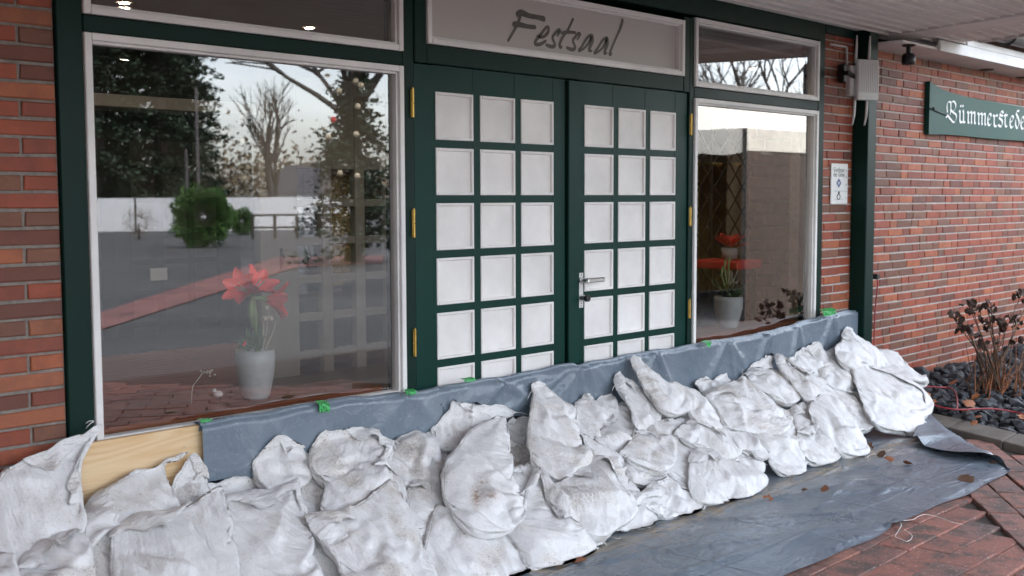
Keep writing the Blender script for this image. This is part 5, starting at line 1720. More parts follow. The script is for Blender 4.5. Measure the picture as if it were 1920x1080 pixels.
 ([(1584,614),(1590,612),(1607,628),(1634,646),(1653,661),(1663,681),(1645,686),(1620,684),(1598,690),(1585,684),(1567,668),(1564,650),(1579,638)], 2.6, .7, 'topmost sandbag with a peaked flap in front of the green post', []),
 ([(1648,655),(1665,655),(1682,660),(1690,673),(1705,688),(1721,700),(1734,704),(1733,717),(1712,712),(1694,708),(1678,700),(1663,686)], 2.0, .7, 'sandbag with a drooping tongue pointing right towards the stones', []),
 ([(1597,668),(1610,675),(1628,686),(1648,690),(1665,688),(1690,706),(1712,716),(1729,727),(1737,748),(1730,765),(1717,775),(1732,791),(1726,803),(1707,810),(1688,796),(1655,797),(1637,795),(1621,766),(1607,730),(1600,700)], 3.0, .8, 'big rumpled sandbag forming the right end of the pile', []),
 ([(1530,745),(1550,730),(1570,745),(1580,760),(1592,785),(1605,810),(1622,837),(1605,843),(1580,845),(1564,838),(1545,815),(1528,795),(1515,775),(1518,757)], 3.0, 1.0, 'small front sandbag with its tip touching a square brown leaf', []),
 ([(1494,812),(1515,802),(1530,800),(1548,820),(1565,838),(1575,845),(1555,856),(1535,865),(1515,858),(1499,850),(1496,830)], 2.4, 1.0, 'low scalloped sandbag resting on the tarpaulin, left of the leaf tipped bag', []),
 ([(1550,725),(1575,730),(1605,735),(1612,755),(1625,775),(1632,790),(1615,805),(1605,810),(1592,785),(1575,757)], 1.6, .8, 'shadowed sandbag tucked between the leaf tipped bag and the end bag', []),
 ([(1485,765),(1505,755),(1518,757),(1515,775),(1528,797),(1515,803),(1495,812),(1490,790)], 2.0, .7, 'pinched sandbag fold above the low scalloped bag', []),
]
STAIN_RUST = [('rusty brown stain', 893, 932, 9, 20, 1.0), ('rusty brown stain', 925, 930, 14, 10, .7), ('rusty brown stain', 905, 905, 10, 3, 1.0), ('brown dusted', 972, 872, 20, 10, .8)]
STAIN_DIRT = [('rusty brown stain', 910, 915, 24, 26, .6), ('dirty hunched', 768, 838, 26, 24, .9), ('cone shaped', 362, 922, 16, 22, .9), ('saggy sandy', 1088, 925, 40, 24, .8), ('crested', 632, 850, 16, 22, .7), ('crested', 655, 908, 18, 10, .7),
              ('brown dusted', 975, 850, 22, 20, .9), ('tall upright', 1040, 860, 30, 30, .35), ('speckled bag', 1160, 800, 20, 25, .4), ('curled ear, behind', 860, 815, 35, 12, .5), ('fan', 600, 975, 25, 12, .6), ('large wrinkled', 1395, 790, 20, 10, .6)]
PROF_Y = [-3.0, -0.83, -0.80, -0.62, -0.42, -0.22, -0.12, -0.095, -0.09]
PROF_Z = [0.0, 0.0, 0.035, 0.19, 0.32, 0.45, 0.56, 0.75, 3.0]
def on_pile(x, y):
    r = ray(x, y)
    t = np.linspace((-1.6 - CAM[1]) / r[1], (-0.0905 - CAM[1]) / r[1], 240)
    p = CAM + r * t[:, None]
    g = p[:, 2] - np.interp(p[:, 1], PROF_Y, PROF_Z)
    k = np.argmax(g < 0) if (g < 0).any() else len(t) - 1
    return p[k]
def bag_plan(poly, lay):
    xs, ys = [p[0] for p in poly], [p[1] for p in poly]
    xc = (min(xs) + max(xs)) / 2
    it, ib = int(np.argmin(ys)), int(np.argmax(ys))
    pt, pb = on_pile(*poly[it]), on_pile(*poly[ib])
    d = np.array([0, pt[1] - pb[1], pt[2] - pb[2]])
    ang = math.atan2(d[2], d[1]) if np.linalg.norm(d) > .03 else R2(45)
    ang = min(max(ang, R2(27)), R2(74))
    u, v = np.array([1.0, 0, 0]), np.array([0, math.cos(ang), math.sin(ang)])
    n = np.cross(u, v)
    n = np.array([0, -math.sin(ang), math.cos(ang)])
    off = (lay - 3.0) * 0.046
    o = pb * .5 + pt * .5 + n * off
    # keep the foot on the ground
    return o, u, v, n
def smooth_poly(P, h):
    P = np.array(P)
    Q = []
    for i in range(len(P)):
        a, b = P[i], P[(i + 1) % len(P)]
        Q += [a * .86 + b * .14, a * .14 + b * .86]
    Q = np.array(Q)
    d = np.linalg.norm(np.roll(Q, -1, 0) - Q, axis=1)
    s = np.concatenate([[0], np.cumsum(d)])
    n = max(14, int(s[-1] / h))
    t = np.arange(n) * s[-1] / n
    Q2 = np.vstack([Q, Q[:1]])
    return np.stack([np.interp(t, s, Q2[:, k]) for k in (0, 1)], 1)
def inside(P, q):
    x, y = q[:, 0], q[:, 1]
    c = np.zeros(len(q), bool)
    for i in range(len(P)):
        x1, y1 = P[i]
        x2, y2 = P[i - 1]
        m_ = ((y1 > y) != (y2 > y)) & (x < (x2 - x1) * (y - y1) / (y2 - y1 + 1e-12) + x1)
        c ^= m_
    return c
def edge_dist(P, q):
    d = np.full(len(q), 9.0)
    for i in range(len(P)):
        a, b = P[i - 1], P[i]
        ab = b - a
        t = np.clip(((q - a) @ ab) / (ab @ ab + 1e-12), 0, 1)
        d = np.minimum(d, np.linalg.norm(q - (a + t[:, None] * ab), axis=1))
    return d
X0, TRI, PRS, BND, OWN, EXC, LIM, CAPS, EDS, LOCS = [], [], [], [], [], [], [], [], [], []
plans, cnt = [], 0
for bi, (poly, lay, fill, lab, ties) in enumerate(BAGS):
    fill *= .86
    o, u, v, n = bag_plan(poly, lay)
    P = []
    for x, y in poly:
        r = ray(x, y)
        t = ((o - CAM) @ n) / (r @ n)
        q = CAM + r * t - o
        P.append((q @ u, q @ v))
    h = 0.0095
    P = np.array(P)
    gr = .005 if lay >= 2.5 else (.009 if lay >= 1.5 else .018)     # bags lower in the pile run on under the ones on top
    ctr = P.mean(0)
    dl = np.linalg.norm(P - ctr, axis=1)[:, None] + 1e-6
    P = ctr + (P - ctr) * (1 + gr / dl)
    P = smooth_poly(P, h)
    lo, hi = P.min(0), P.max(0)
    gx_ = np.arange(lo[0], hi[0] + h, h)
    gy_ = np.arange(lo[1], hi[1] + h, h * .866)
    G = np.array([(x + (h / 2 if j % 2 else 0), y) for j, y in enumerate(gy_) for x in gx_])
    G = G + RNG.normal(0, h * .10, G.shape)
    G = G[inside(P, G)]
    ed = edge_dist(P, G)
    G, ed = G[ed > h * .55], ed[ed > h * .55]
    nb_ = len(P)
    pts = [Vector(p) for p in P] + [Vector(p) for p in G]
    res = delaunay_2d_cdt(pts, [(i, (i + 1) % nb_) for i in range(nb_)], [], 1, 1e-6)
    vo, fo, ov = res[0], res[2], res[3]
    vo = np.array([tuple(q) for q in vo])
    fo = np.array([tuple(q) for q in fo if len(q) == 3], int)
    isb = np.array([any(k < nb_ for k in s) for s in ov])
    dist = np.where(isb, 0, edge_dist(P, vo))
    nf = len(vo)
    back = np.where(isb, np.arange(nf), -1)
    ii = np.where(~isb)[0]
    back[ii] = nf + np.arange(len(ii))
    V0 = np.vstack([np.c_[vo, np.zeros(nf)], np.c_[vo[ii], np.zeros(len(ii))]])
    T = np.vstack([fo, back[fo][:, ::-1]])
    bn = (vo[:, 1] - lo[1]) / max(1e-6, hi[1] - lo[1])
    pr = fill * (1.20 - .55 * bn)
    # slow noise so that every bag creases its own way
    ph = RNG.uniform(0, 6.28, 8)
    k_ = RNG.normal(0, 1, (8, 2))
    k_ /= np.linalg.norm(k_, axis=1)[:, None]
    wl_ = RNG.uniform(.035, .15, 8)
    nz = sum(math.sqrt(wl_[q]) * np.sin(vo @ k_[q] * 6.28 / wl_[q] + ph[q]) for q in range(8))
    R_ = max(.02, dist.max())
    # folds that gather towards the sharp corners
    rad = np.zeros(nf)
    pc_ = np.array([((ray(x, y) * (((o - CAM) @ n) / (ray(x, y) @ n)) + CAM - o) @ np.stack([u, v], 1)) for x, y in poly])
    for q in range(len(pc_)):
        e1, e2 = pc_[q - 1] - pc_[q], pc_[(q + 1) % len(pc_)] - pc_[q]
        cs_ = e1 @ e2 / (np.linalg.norm(e1) * np.linalg.norm(e2) + 1e-9)
        tied = any(abs(poly[q][0] - tx) + abs(poly[q][1] - ty) < 8 for tx, ty, _ in ties)
        sharp = np.clip((cs_ + .45) / .9, 0, 1) + (.8 if tied else 0)
        if sharp > .12:
            dv = vo - pc_[q]
            rr_ = np.linalg.norm(dv, axis=1) + 1e-6
            th = np.arctan2(dv[:, 1], dv[:, 0])
            fr = RNG.uniform(5, 9)
            wob = .25 * np.sin(rr_ * RNG.uniform(25, 50) + RNG.uniform(0, 6))
            rad += sharp * .7 * (1 - 2 * np.abs(np.sin(th * fr * .6 + RNG.uniform(0, 6) + wob))) * np.minimum(rr_ / .05, 1) * np.exp(-rr_ / RNG.uniform(.07, .15))
            f2 = RNG.uniform(7, 12)
            rad += sharp * .55 * (1 - 2 * np.abs(np.sin(th * f2 + RNG.uniform(0, 6) + 1.6 * wob))) * np.clip((rr_ - .015) / .06, 0, 1) * np.exp(-rr_ / RNG.uniform(.08, .16))
    # slack cloth hangs in folds down the slope
    an = RNG.normal(0, .45)
    ca_, sa_ = math.cos(an), math.sin(an)
    fa_, fb_ = vo[:, 0] * ca_ + vo[:, 1] * sa_, -vo[:, 0] * sa_ + vo[:, 1] * ca_
    wv_ = RNG.uniform(.045, .10)
    warp = .02 * np.sin(fb_ * RNG.uniform(10, 22) + RNG.uniform(0, 6)) + .012 * np.sin(fb_ * 37 + RNG.uniform(0, 6))
    msk = np.clip(.5 + .8 * np.sin(fa_ * RNG.uniform(8, 18) + RNG.uniform(0, 6)) * np.sin(fb_ * RNG.uniform(6, 15) + RNG.uniform(0, 6)), 0, 1)
    rad += RNG.uniform(.10, .26) * (1.25 - .45 * fill) * (1 - 2 * np.abs(np.sin((fa_ + warp) * math.pi / wv_))) * msk
    # a few long creases right across
    for q in range(RNG.integers(4, 9)):
        a0 = vo[RNG.integers(0, nf)]
        an = RNG.uniform(0, 3.14)
        t_ = (vo - a0) @ np.array([-math.sin(an), math.cos(an)])
        s_ = (vo - a0) @ np.array([math.cos(an), math.sin(an)])
        t_ = t_ + .012 * np.sin(s_ * RNG.uniform(12, 30))
        w_ = RNG.uniform(.007, .022)
        rad += RNG.choice((-1.2, .9)) * np.exp(-np.abs(t_ / w_) ** 1.15) * np.exp(-(s_ / RNG.uniform(.06, .16)) ** 2)
    fl_ = .010 + .008 * (1 - min(1, fill))
    dome = (1 - (1 - np.clip((dist - fl_) / (R_ * .70), 0, 1)) ** 2.2) * min(.072, R_ * .55) * fill
    dome = dome * np.clip(1.15 - .60 * bn, .45, 1.12)
    # slack cloth breaks into facets over the sand
    ctr = vo[np.argmax(dist)]
    fac = np.full(nf, 9.0)
    for q in range(RNG.integers(4, 7)):
        an = RNG.uniform(0, 6.28)
        sl = RNG.uniform(.22, .85)
        fac = np.minimum(fac, dome.max() * RNG.uniform(.70, 1.05) - sl * ((vo - ctr) @ np.array([math.cos(an), math.sin(an)])))
    dome = np.minimum(dome, np.maximum(fac, dome * .45))
    cap = np.maximum(.002, dome * (1 + .10 * nz) + .025 * rad * np.clip(dist / .022, 0, 1) * (.6 + .4 * fill))
    z0 = cap + .006 * nz * np.clip(dist / .03, 0, 1)
    CAPS.append(np.r_[np.where(isb, .05, cap), np.full(len(ii), .02)])
    V0[:nf, 2] = z0
    V0[nf:, 2] = -.35 * dome[ii]
    V0[:nf, 2][isb] = (.015 * nz)[isb]
    X0.append(V0)
    TRI.append(T + cnt)
    PRS.append(np.r_[pr, pr[ii] * .7])
    BND.append(np.r_[isb, np.zeros(len(ii), bool)])
    LIM.append(np.r_[np.full(nf, -.05), np.full(len(ii), -.045)])
    EXC.append(np.full(len(V0), RNG.uniform(1.10, 1.17)))
    plans.append((o, u, v, n, cnt, len(V0), T, nf))
    an = RNG.uniform(0, 3.14)
    lc_ = np.stack([V0[:, 0] * math.cos(an) + V0[:, 1] * math.sin(an), -V0[:, 0] * math.sin(an) + V0[:, 1] * math.cos(an), np.full(len(V0), bi * 1.37)], 1)
    LOCS.append(lc_)
    EDS.append(np.r_[dist, dist[ii]])
    cnt += len(V0)
X = np.vstack(X0)
T = np.vstack(TRI)
PR, BD, EX, LM_ = np.concatenate(PRS), np.concatenate(BND), np.concatenate(EXC), np.concatenate(LIM)
CAP = np.concatenate(CAPS)
HOME = X.copy()
E_ = np.vstack([T[:, [0, 1]], T[:, [1, 2]], T[:, [2, 0]]])
E_.sort(axis=1)
E_ = np.unique(E_[:, 0].astype(np.int64) * (cnt + 1) + E_[:, 1])
E_ = np.stack([E_ // (cnt + 1), E_ % (cnt + 1)], 1)
i0, i1 = E_[:, 0], E_[:, 1]
flat = HOME.copy()
flat[:, 2] = 0
L0 = np.linalg.norm(flat[i0] - flat[i1], axis=1) * EX[i0]
deg = np.bincount(i0, minlength=cnt) + np.bincount(i1, minlength=cnt)
VEL = np.zeros_like(X)
def avg_(X):
    return np.stack([np.bincount(i0, X[i1, k], cnt) + np.bincount(i1, X[i0, k], cnt) for k in range(3)], 1) / deg[:, None]
BEND = np.where(BD, .02, .085)
def nrm_(X):
    fn = np.cross(X[T[:, 1]] - X[T[:, 0]], X[T[:, 2]] - X[T[:, 0]])
    N = np.stack([sum(np.bincount(T[:, q], fn[:, k], cnt) for q in range(3)) for k in range(3)], 1)
    return N / (np.linalg.norm(N, axis=1)[:, None] + 1e-12)
for it in range(90):
    if it % 3 == 0:
        N = nrm_(X)
    Xp = X.copy()
    g = 1.0 if it < 70 else .55
    X = X + VEL * .86 + N * (PR * .00050 * g)[:, None]
    X[:, 1] -= .00016
    for _ in range(3):
        d = X[i1] - X[i0]
        l = np.linalg.norm(d, axis=1) + 1e-9
        c = d * (.5 * (l - L0) / l)[:, None]
        A = np.stack([np.bincount(i0, c[:, k], cnt) - np.bincount(i1, c[:, k], cnt) for k in range(3)], 1)
        X = X + A * (1.55 / deg)[:, None]
        X[BD, :2] += (HOME[BD, :2] - X[BD, :2]) * .55
        X[BD, 2] += (HOME[BD, 2] - X[BD, 2]) * .05
    # stiffness against bending
    Lp = avg_(X) - X
    X = X - (avg_(Lp) - Lp) * BEND[:, None]
    X[:, 2] = np.maximum(X[:, 2], LM_)
    over = X[:, 2] - CAP
    X[:, 2] = np.where(over > 0, CAP + over * (.35 if it < 60 else .08), X[:, 2])
    VEL = np.clip(X - Xp, -.012, .012)
FRONT = np.zeros(cnt, bool)
for pl_ in plans:
    FRONT[pl_[4]:pl_[4] + pl_[7]] = True
FRONT &= ~BD
X[FRONT, 2] = X[FRONT, 2] * .35 + CAP[FRONT] * .65
for (poly, lay, fill, lab, ties), (o, u, v, n, c0, nn, Tb, nfs), eds, lcs in zip(BAGS, plans, EDS, LOCS):
    Q = X[c0:c0 + nn]
    Wd = o + Q[:, :1] * u + Q[:, 1:2] * v + Q[:, 2:3] * n
    bk = np.arange(nn) >= nfs
    Wd[:, 2] = np.maximum(Wd[:, 2], np.where(bk, .011, .020))
    Wd[:, 1] = np.minimum(Wd[:, 1], np.where(bk, YBd - .030, YBd - .042))
    org = Wd.mean(0)
    me = raw_mesh('sandbag', Wd - org, Tb, MT['sack'])
    me.attributes.new('ed', 'FLOAT', 'POINT').data.foreach_set('value', eds.astype(np.float32))
    pv3 = (Wd - CAM) @ np.stack([CR, CU, CF], 1)
    ppx = np.stack([960 + FPX * pv3[:, 0] / pv3[:, 2], 540 - FPX * pv3[:, 1] / pv3[:, 2]], 1)
    for nm_, blobs in (('rust', STAIN_RUST), ('dirt', STAIN_DIRT)):
        val = np.zeros(nn)
        for key, sx, sy, rx, ry, am in blobs:
            if key in lab:
                val = np.maximum(val, am * np.exp(-((ppx[:, 0] - sx) / rx) ** 2 - ((ppx[:, 1] - sy) / ry) ** 2))
        if val.max() > 0:
            me.attributes.new(nm_, 'FLOAT', 'POINT').data.foreach_set('value', val.astype(np.float32))
    me.attributes.new('loc', 'FLOAT_VECTOR', 'POINT').data.foreach_set('vector', lcs.astype(np.float32).ravel())
    b = link('sandbag', me)
    b.location = org
    tag(b, lab, 'sandbag', 'white sandbags piled along the barrier')
    for tx, ty, side in ties:
        r = ray(tx, ty)
        t = ((o - CAM) @ n) / (r @ n)
        q = CAM + r * t + n * .006 - org
        m = MB()
        for k in range(2):
            e = [q]
            d = np.array([.012 * (side if side else random.choice((-1, 1))) + random.gauss(0, .008), random.gauss(-.004, .004), random.gauss(.002, .008)])
            for s in range(5):
                e.append(e[-1] + d * .42)
                d = d + np.array([random.gauss(0, .006), random.gauss(0, .004), -.004 + random.gauss(0, .004)])
            m.tube(e, [.0019, .0018, .0017, .0016, .0015, .0012], 5)
        m.obj('tie_string', MT['string'], b, True)
    # loose threads pulled out of the weave
    fr = Q[:nfs]
    ok = np.where(eds[:nfs] > .03)[0]
    if len(ok) > 40:
        for k in range(RNG.integers(0, 3)):
            c_ = fr[RNG.choice(ok)]
            an = RNG.uniform(0, 6.28)
            pts_ = []
            for s_ in np.linspace(0, RNG.uniform(.03, .07), 5):
                an += RNG.normal(0, .25)
                c2_ = c_[:2] + np.array([math.cos(an), math.sin(an)]) * s_
                j_ = np.argmin(((fr[:, :2] - c2_) ** 2).sum(1))
                pts_.append(o + c2_[0] * u + c2_[1] * v + (fr[j_, 2] + .0022) * n - org)
            MB().tube(pts_, .0009, 4).obj('loose_thread', MT['string'], b, True)
    # the open mouth folded over the bag: a loose flap along its upper edge
    big = eds.max()
    if big > .05 and RNG.random() < (.85 if fill < .9 else .62):
        bq = Q[:nfs][eds[:nfs] < 1e-6]
        ang_ = np.arctan2(bq[:, 1] - fr[:, 1].mean(), bq[:, 0] - fr[:, 0].mean())
        bq = bq[np.argsort(ang_)]
        ctr_ = fr[:, :2].mean(0)
        a0 = math.pi / 2 + RNG.normal(0, .55)
        half = RNG.uniform(.45, .85)
        aa = np.sort(ang_)
        dep = min(.115, big * RNG.uniform(.75, 1.25))
        nu_, nv_ = 26, 8
        vv, ll = [], []
        p1, p2, p3 = RNG.uniform(0, 6.28, 3)
        lift = RNG.uniform(.012, .030)
        for i in range(nu_ + 1):
            s_ = i / nu_
            a_ = a0 + half * (2 * s_ - 1)
            a_w = (a_ + math.pi) % (2 * math.pi) - math.pi
            e0 = np.array([np.interp(a_w, aa, bq[:, k], period=2 * math.pi) for k in range(3)])
            inn = ctr_ - e0[:2]
            inn = inn / (np.linalg.norm(inn) + 1e-9)
            dp = dep * (math.sin(math.pi * s_) ** .55) * (1 + .22 * math.sin(s_ * 9 + p1) + .10 * math.sin(s_ * 23 + p2))
            for j in range(nv_ + 1):
                t_ = j / nv_
                q2 = e0[:2] - inn * .006 + inn * dp * t_
                j_ = np.argmin(((fr[:, :2] - q2) ** 2).sum(1))
                zz_ = max(fr[j_, 2], e0[2]) + .003 + lift * math.sin(min(1, t_ * 1.15) * math.pi * .62) * math.sin(math.pi * s_) ** .4 * (1 + .45 * math.sin(s_ * 15 + p3 + t_)) 
                if j == 0:
                    zz_ = e0[2] + .001
                vv.append(o + q2[0] * u + q2[1] * v + zz_ * n)
                ll.append((q2[0] * 1.3, q2[1] * 1.3, 3.1 + fill))
        vv = np.array(vv)
        vv[:, 1] = np.minimum(vv[:, 1], YBd - .047)
        ff = [(i * (nv_ + 1) + j, (i + 1) * (nv_ + 1) + j, (i + 1) * (nv_ + 1) + j + 1, i * (nv_ + 1) + j + 1) for i in range(nu_) for j in range(nv_)]
        fm = raw_mesh('flap', vv - org, ff, MT['sack'])
        fm.attributes.new('loc', 'FLOAT_VECTOR', 'POINT').data.foreach_set('vector', np.array(ll, np.float32).ravel())
        fm.attributes.new('ed', 'FLOAT', 'POINT').data.foreach_set('value', np.tile(np.linspace(dep, 0, nv_ + 1), nu_ + 1).astype(np.float32))
        link('flap', fm, b)

# ------------------------------------------------------------------ the car park that the panes mirror
def leaves_mesh(name, P, S_, mat, parent=None, squash=(1, 1, 1), seed=0):
    r = np.random.default_rng(seed)
    n = len(P)
    a = r.normal(0, 1, (n, 3))
    a /= np.linalg.norm(a, axis=1)[:, None]
    b = np.cross(a, r.normal(0, 1, (n, 3)))
    b /= np.linalg.norm(b, axis=1)[:, None]
    S_ = np.broadcast_to(S_, (n,))[:, None]
    sq = np.array(squash)
    v = np.stack([P - a * S_ * sq, P + b * S_ * .6 * sq, P + a * S_ * sq, P - b * S_ * .6 * sq], 1).reshape(-1, 3)
    f = np.arange(4 * n).reshape(-1, 4)
    me = raw_mesh(name, v, f, mat, False)
    at = me.attributes.new('rnd', 'FLOAT', 'FACE')
    at.data.foreach_set('value', r.random(n).astype(np.float32)[:len(me.polygons)])
    return link(name, me, parent)
def conifer(label, p, H, Rr, seed, dens=1.0, group='dark conifers across the car park'):
    r = np.random.default_rng(seed)
    t_ = thing('conifer', label, 'tree', group)
    MB().tube([(p[0], p[1], p[2] - .1), (p[0], p[1], p[2] + H * .97)], [H * .022, .02], 8).obj('trunk', MT['tbark'], t_)
    pts = []
    nb_ = int(260 * dens)
    for k in range(nb_):
        z = H * (.06 + .92 * (k / nb_) ** .85)
        rr = Rr * (1 - z / H) ** .8 * r.uniform(.65, 1.12)
        az = r.uniform(0, 6.28)
        m_ = int(36 + 130 * rr / Rr)
        s = r.uniform(.05, 1, m_)
        q = np.stack([np.cos(az) * rr * s, np.sin(az) * rr * s, z - .22 * rr * s ** 1.6 + r.normal(0, .08, m_)], 1)
        q += r.normal(0, .09 + .035 * rr, (m_, 3)) * np.array([1, 1, .45])
        pts.append(q)
    P = np.vstack(pts) + np.array([p[0], p[1], p[2]])
    leaves_mesh('crown', P, r.uniform(.06, .15, len(P)) * (H / 9) ** .5, MT['conifer'], t_, (1, 1, .6), seed)
    return t_
def bare_tree(label, p, H, seed, spread=.5, group='leafless trees across the car park'):
    r = random.Random(seed)
    t_ = thing('bare_tree', label, 'tree', group)
    m, tw = MB(), MB()
    def grow(o, d, ln, rad, lev):
        e = o + d * ln
        mid = (o + e) / 2 + np.array([r.gauss(0, .04), r.gauss(0, .04), 0]) * ln
        (m if lev < 2 else tw).tube([o, mid, e], [rad, rad * .85, rad * .66], 6 if lev < 2 else 4, False)
        if lev >= 5:
            return
        for k in range(3 if lev < 4 else 2):
            nd = d + np.array([r.gauss(0, spread), r.gauss(0, spread), r.gauss(.12, spread * .5)])
            nd /= np.linalg.norm(nd)
            grow(o + (e - o) * r.uniform(.6, 1), nd, ln * r.uniform(.58, .82), rad * .58, lev + 1)
    grow(np.array([p[0], p[1], p[2] - .1]), np.array([0, 0, 1.0]), H * .32, H * .020, 0)
    m.obj('trunk', MT['tbark'], t_)
    tw.obj('crown', MT['tbark'], t_)
    return t_
G0 = -.07
def gnd(px, dist):
    q = seen_in_glass(px, 370, dist)
    return np.array([q[0], q[1], G0])
for i, (px, dist, H, Rr) in enumerate(((185, 74, 26, 5.2), (250, 80, 29, 5.6), (305, 76, 27, 5.0), (345, 84, 21, 4.2), (125, 78, 27, 6.0))):
    conifer(('first dark conifer mirrored at the left of the large pane', 'second dark conifer mirrored in the large pane', 'third dark conifer mirrored in the large pane', 'dark conifer whose edge meets the mirrored sky', 'outermost dark conifer mirrored beside the window frame')[i], gnd(px, dist), H, Rr, 60 + i)
bare_tree('slim leafless tree mirrored in the middle of the pale sky', gnd(505, 80), 12, 3, .30)
bare_tree('second slim leafless tree close beside the first', gnd(522, 84), 11, 5, .30)
bare_tree('broad leafless tree mirrored behind the bauble fir', gnd(660, 30), 11.5, 8, .55)
bare_tree('tall leafless tree mirrored below the canopy edge', gnd(1420, 40), 10, 12, .45)
bare_tree('leafless tree mirrored at the right of the fanlight', gnd(1480, 45), 10, 14, .45)
xt = conifer('fir hung with large red and cream baubles in the car park', gnd(668, 29), 5.6, 1.7, 77, .35, None)
for i, (x, y) in enumerate(((668, 152), (637, 171), (678, 160), (626, 225), (617, 257), (672, 200), (669, 252), (639, 325), (671, 330))):
    q = seen_in_glass(x, y, 27.6)
    MB().lathe([(  .070 * math.sin(t), -.070 * math.cos(t)) for t in np.linspace(0, math.pi, 12)], 16, q).obj('bauble', MT['petal'] if i == 3 else MT['wax'], xt, True)
def bush(label, p, R_, H, seed, group='round bushes across the car park', mat='shrubg', n=15000):
    r = np.random.default_rng(seed)
    t_ = thing('bush', label, 'bush', group)
    MB().tube([(p[0], p[1], p[2] - .05), (p[0], p[1], p[2] + H * .5)], [.06, .03], 6).obj('trunk', MT['tbark'], t_)
    d = r.normal(0, 1, (n, 3))
    d /= np.linalg.norm(d, axis=1)[:, None]
    lum = 1 + .16 * np.sin(d[:, 0] * 6 + seed) * np.cos(d[:, 2] * 7) + .1 * np.sin(d[:, 1] * 11)
    P = d * lum[:, None] * r.uniform(.12, 1.0, n)[:, None] ** .5 * np.array([R_, R_, H / 2]) + np.array([p[0], p[1], p[2] + H / 2])
    leaves_mesh('crown', P, r.uniform(.030, .065, n) * R_, MT[mat], t_, (1, 1, 1), seed)
pb_ = mirror(at_z(383, 463, G0))
bush('large round green bush mirrored in the large pane', pb_, 1.0, 2.0, 4)
q = mirror(at_z(455, 440, G0))
bush('small dark bush right of the round green one', q, .55, 1.2, 6)
q = mirror(at_z(262, 448, G0))
bush('dry brown shrub mirrored left of the round green bush', q, .7, 1.3, 9, None, 'wood_far', 700)
# white sheeting fence far across, rail fence, lamp poles
def far_panel(label, xa, xb, ybase, ytop, dist, nm, mat, cat, group=None):
    a, b = gnd(xa, dist), gnd(xb, dist)
    r = ray((xa + xb) / 2, ytop)
    zt = CAM[2] + r[2] / math.hypot(r[0], r[1]) * dist
    t_ = thing(nm, label, cat, group)
    d = (b - a)[:2] / np.linalg.norm((b - a)[:2])
    nn_ = np.array([-d[1], d[0]]) * .03
    v = []
    for z in (G0, zt):
        v += [(a[0] - nn_[0], a[1] - nn_[1], z), (b[0] - nn_[0], b[1] - nn_[1], z), (b[0] + nn_[0], b[1] + nn_[1], z), (a[0] + nn_[0], a[1] + nn_[1], z)]
    MB().add(v, [(0, 3, 2, 1), (4, 5, 6, 7), (0, 1, 5, 4), (1, 2, 6, 5), (2, 3, 7, 6), (3, 0, 4, 7)]).obj('sheeting', mat, t_)
    for k in range(7):
        p = a + (b - a) * (k / 6)
        MB().tube([(p[0] - nn_[0] * 3, p[1] - nn_[1] * 3, G0), (p[0] - nn_[0] * 3, p[1] - nn_[1] * 3, zt - .05)], .05, 6).obj('post', MT['zinc'], t_)
far_panel('left stretch of white sheeting across the car park', 150, 252, 413, 371, 62, 'sheeting_fence', MT['banner'], 'fence', 'white sheeting beyond the car park')
far_panel('long right stretch of white sheeting across the car park', 256, 640, 412, 370, 62, 'sheeting_fence', MT['banner'], 'fence', 'white sheeting beyond the car park')
fn2 = thing('rail_fence', 'dark two rail fence in front of the white sheeting', 'fence')
a, b = gnd(474, 48), gnd(640, 48)
for zz in (.45, .95):
    MB().tube([a + np.array([0, 0, zz]), b + np.array([0, 0, zz])], .05, 6).obj('rail', MT['tbark'], fn2)
for k in range(5):
    p = a + (b - a) * k / 4
    MB().tube([p, p + np.array([0, 0, 1.0])], .07, 6).obj('post', MT['tbark'], fn2)
for x, lab in ((373, 'taller pale pole mirrored in front of the conifers'), (352, 'shorter pale pole left of the taller one')):
    p = gnd(x, 60)
    t_ = thing('lamp_pole', lab, 'pole', 'pale poles by the conifers')
    H = 7.0 if x == 373 else 4.0
    MB().tube([p, p + np.array([0, 0, H])], [.10, .07], 8).obj('pole', MT['zinc'], t_)
    MB().tube([p + np.array([0, 0, H]), p + np.array([.0, 0, H + .06])], [.05, .02], 8).obj('cap', MT['zinc'], t_)
hz = thing('far_house', 'pale gabled house far beyond the car park', 'house')
p = gnd(588, 105)
w_, h_ = 4.0, 2.0
MB().box((p[0] - w_ / 2, p[1] - 4, G0), (p[0] + w_ / 2, p[1] + 4, h_)).obj('wall', MT['fascia'], hz)
MB().add([(p[0] - w_ / 2 - .3, p[1] + 4.2, h_), (p[0] + w_ / 2 + .3, p[1] + 4.2, h_), (p[0], p[1] + 4.2, h_ + 2.6), (p[0] - w_ / 2 - .3, p[1] - 4.2, h_), (p[0] + w_ / 2 + .3, p[1] - 4.2, h_), (p[0], p[1] - 4.2, h_ + 2.6)], [(0, 1, 2), (3, 5, 4), (0, 2, 5, 3), (1, 4, 5, 2), (0, 3, 4, 1)]).obj('roof', MT['zinc'], hz)
MB().box((p[0] - .6, p[1] + 4.0, .6), (p[0] + .6, p[1] + 4.06, 1.8)).obj('window', MT['black'], hz)
# distant woods
r = np.random.default_rng(5)
P = []
for k in range(420):
    az = r.uniform(-3.2, -.05)
    dd = r.uniform(110, 150)
    H = r.uniform(4, 9.5)
    m_ = 170
    c = np.array([math.cos(az) * dd, math.sin(az) * dd, H * .5])
    P.append(c + r.normal(0, 1, (m_, 3)) * np.array([3.5, 3.5, H * .28]))
P = np.vstack(P)
stuff(leaves_mesh('far_woods', P, r.uniform(.14, .40, len(P)), MT['wood_far'], None, (1, 1, 1), 5))
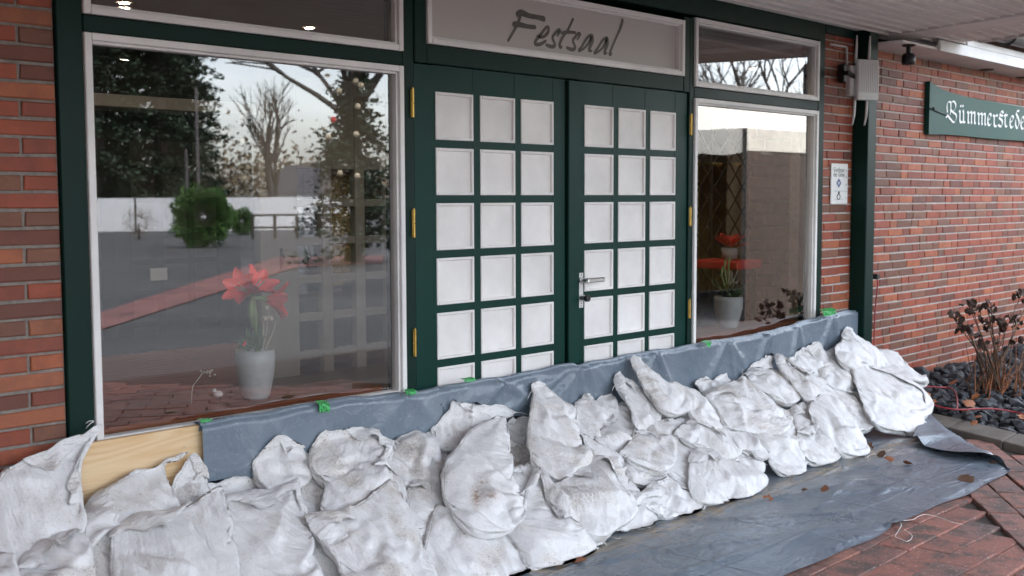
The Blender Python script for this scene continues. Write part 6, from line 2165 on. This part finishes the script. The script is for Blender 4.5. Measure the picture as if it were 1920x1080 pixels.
# red paved band across the asphalt
A_, B_, C_, D_ = (mirror(at_z(x, y, -.06)) for x, y in ((170, 625), (170, 592), (520, 482), (560, 500)))
E2 = mirror(at_z(720, 478, -.06))
F2 = mirror(at_z(720, 492, -.06))
m = MB().add([A_, D_, C_, B_], [(0, 1, 2, 3)])
m.add([D_, F2, E2, C_], [(0, 1, 2, 3)])
structure(m.obj('path', MT['redpave']))
# cream pavilion tent mirrored in the small pane
pv_ = thing('pavilion_tent', 'cream pavilion tent with scalloped valance mirrored in the small pane', 'tent')
dT = 15.0
cz = 2.07
c0 = seen_in_glass(1401, 282, dT)
def wall_dir(px, d):
    return seen_in_glass(px, 282, d)
c1 = c0 + np.array([5.2, .5, 0])
cL = c0 + np.array([-.6, -3.4, 0])
c2 = c1 + (cL - c0)
cs = [np.array([*c[:2], c0[2]]) for c in (c0, c1, c2, cL)]
top = sum(cs) / 4 + np.array([0, 0, 1.0])
eav = [c + np.array([0, 0, .28]) for c in cs]
for k in range(4):
    a, b = eav[k], eav[(k + 1) % 4]
    v, f = [], []
    for i in range(9):
        for j in range(9):
            t = j / 8
            e = a + (b - a) * (i / 8)
            p = e * (1 - t) + top * t
            p = p + np.array([0, 0, -.22 * math.sin(math.pi * t)])
            v.append(p)
    f = [(9 * i + j, 9 * i + 9 + j, 9 * i + 10 + j, 9 * i + j + 1) for i in range(8) for j in range(8)]
    MB().add(v, f).obj('roof_panel', MT['canvas'], pv_, True)
    v, f = [], []
    n = 24
    for i in range(n + 1):
        e = a + (b - a) * (i / n)
        v += [e, e + np.array([0, 0, -.30 - .03 * abs(math.sin(i * math.pi / 4))])]
    f = [(2 * i, 2 * i + 2, 2 * i + 3, 2 * i + 1) for i in range(n)]
    MB().add(v, f).obj('valance', MT['canvas'], pv_, True)
    MB().tube([np.array([cs[k][0], cs[k][1], G0]), eav[k]], .03, 8).obj('pole', MT['iron'], pv_)
MT['brown'] = simple('brown_curtain', (.07, .048, .036), 0.8, var=.2, scale=2)
MT['ochre'] = simple('ochre_curtain', (.55, .33, .08), 0.8, var=.2, scale=2)
a, b = cs[0], cs[1]
MB().add([(a[0], a[1], G0), (b[0], b[1], G0), b, a], [(0, 1, 2, 3)]).obj('side_curtain', MT['brown'], pv_)
a, b = cs[1], cs[2]
MB().add([(a[0], a[1], G0), (b[0], b[1], G0), b, a], [(0, 1, 2, 3)]).obj('side_curtain', MT['ochre'], pv_)
a, b = cs[2], cs[3]
MB().add([(a[0], a[1], G0), (b[0], b[1], G0), b, a], [(0, 1, 2, 3)]).obj('side_curtain', MT['ochre'], pv_)
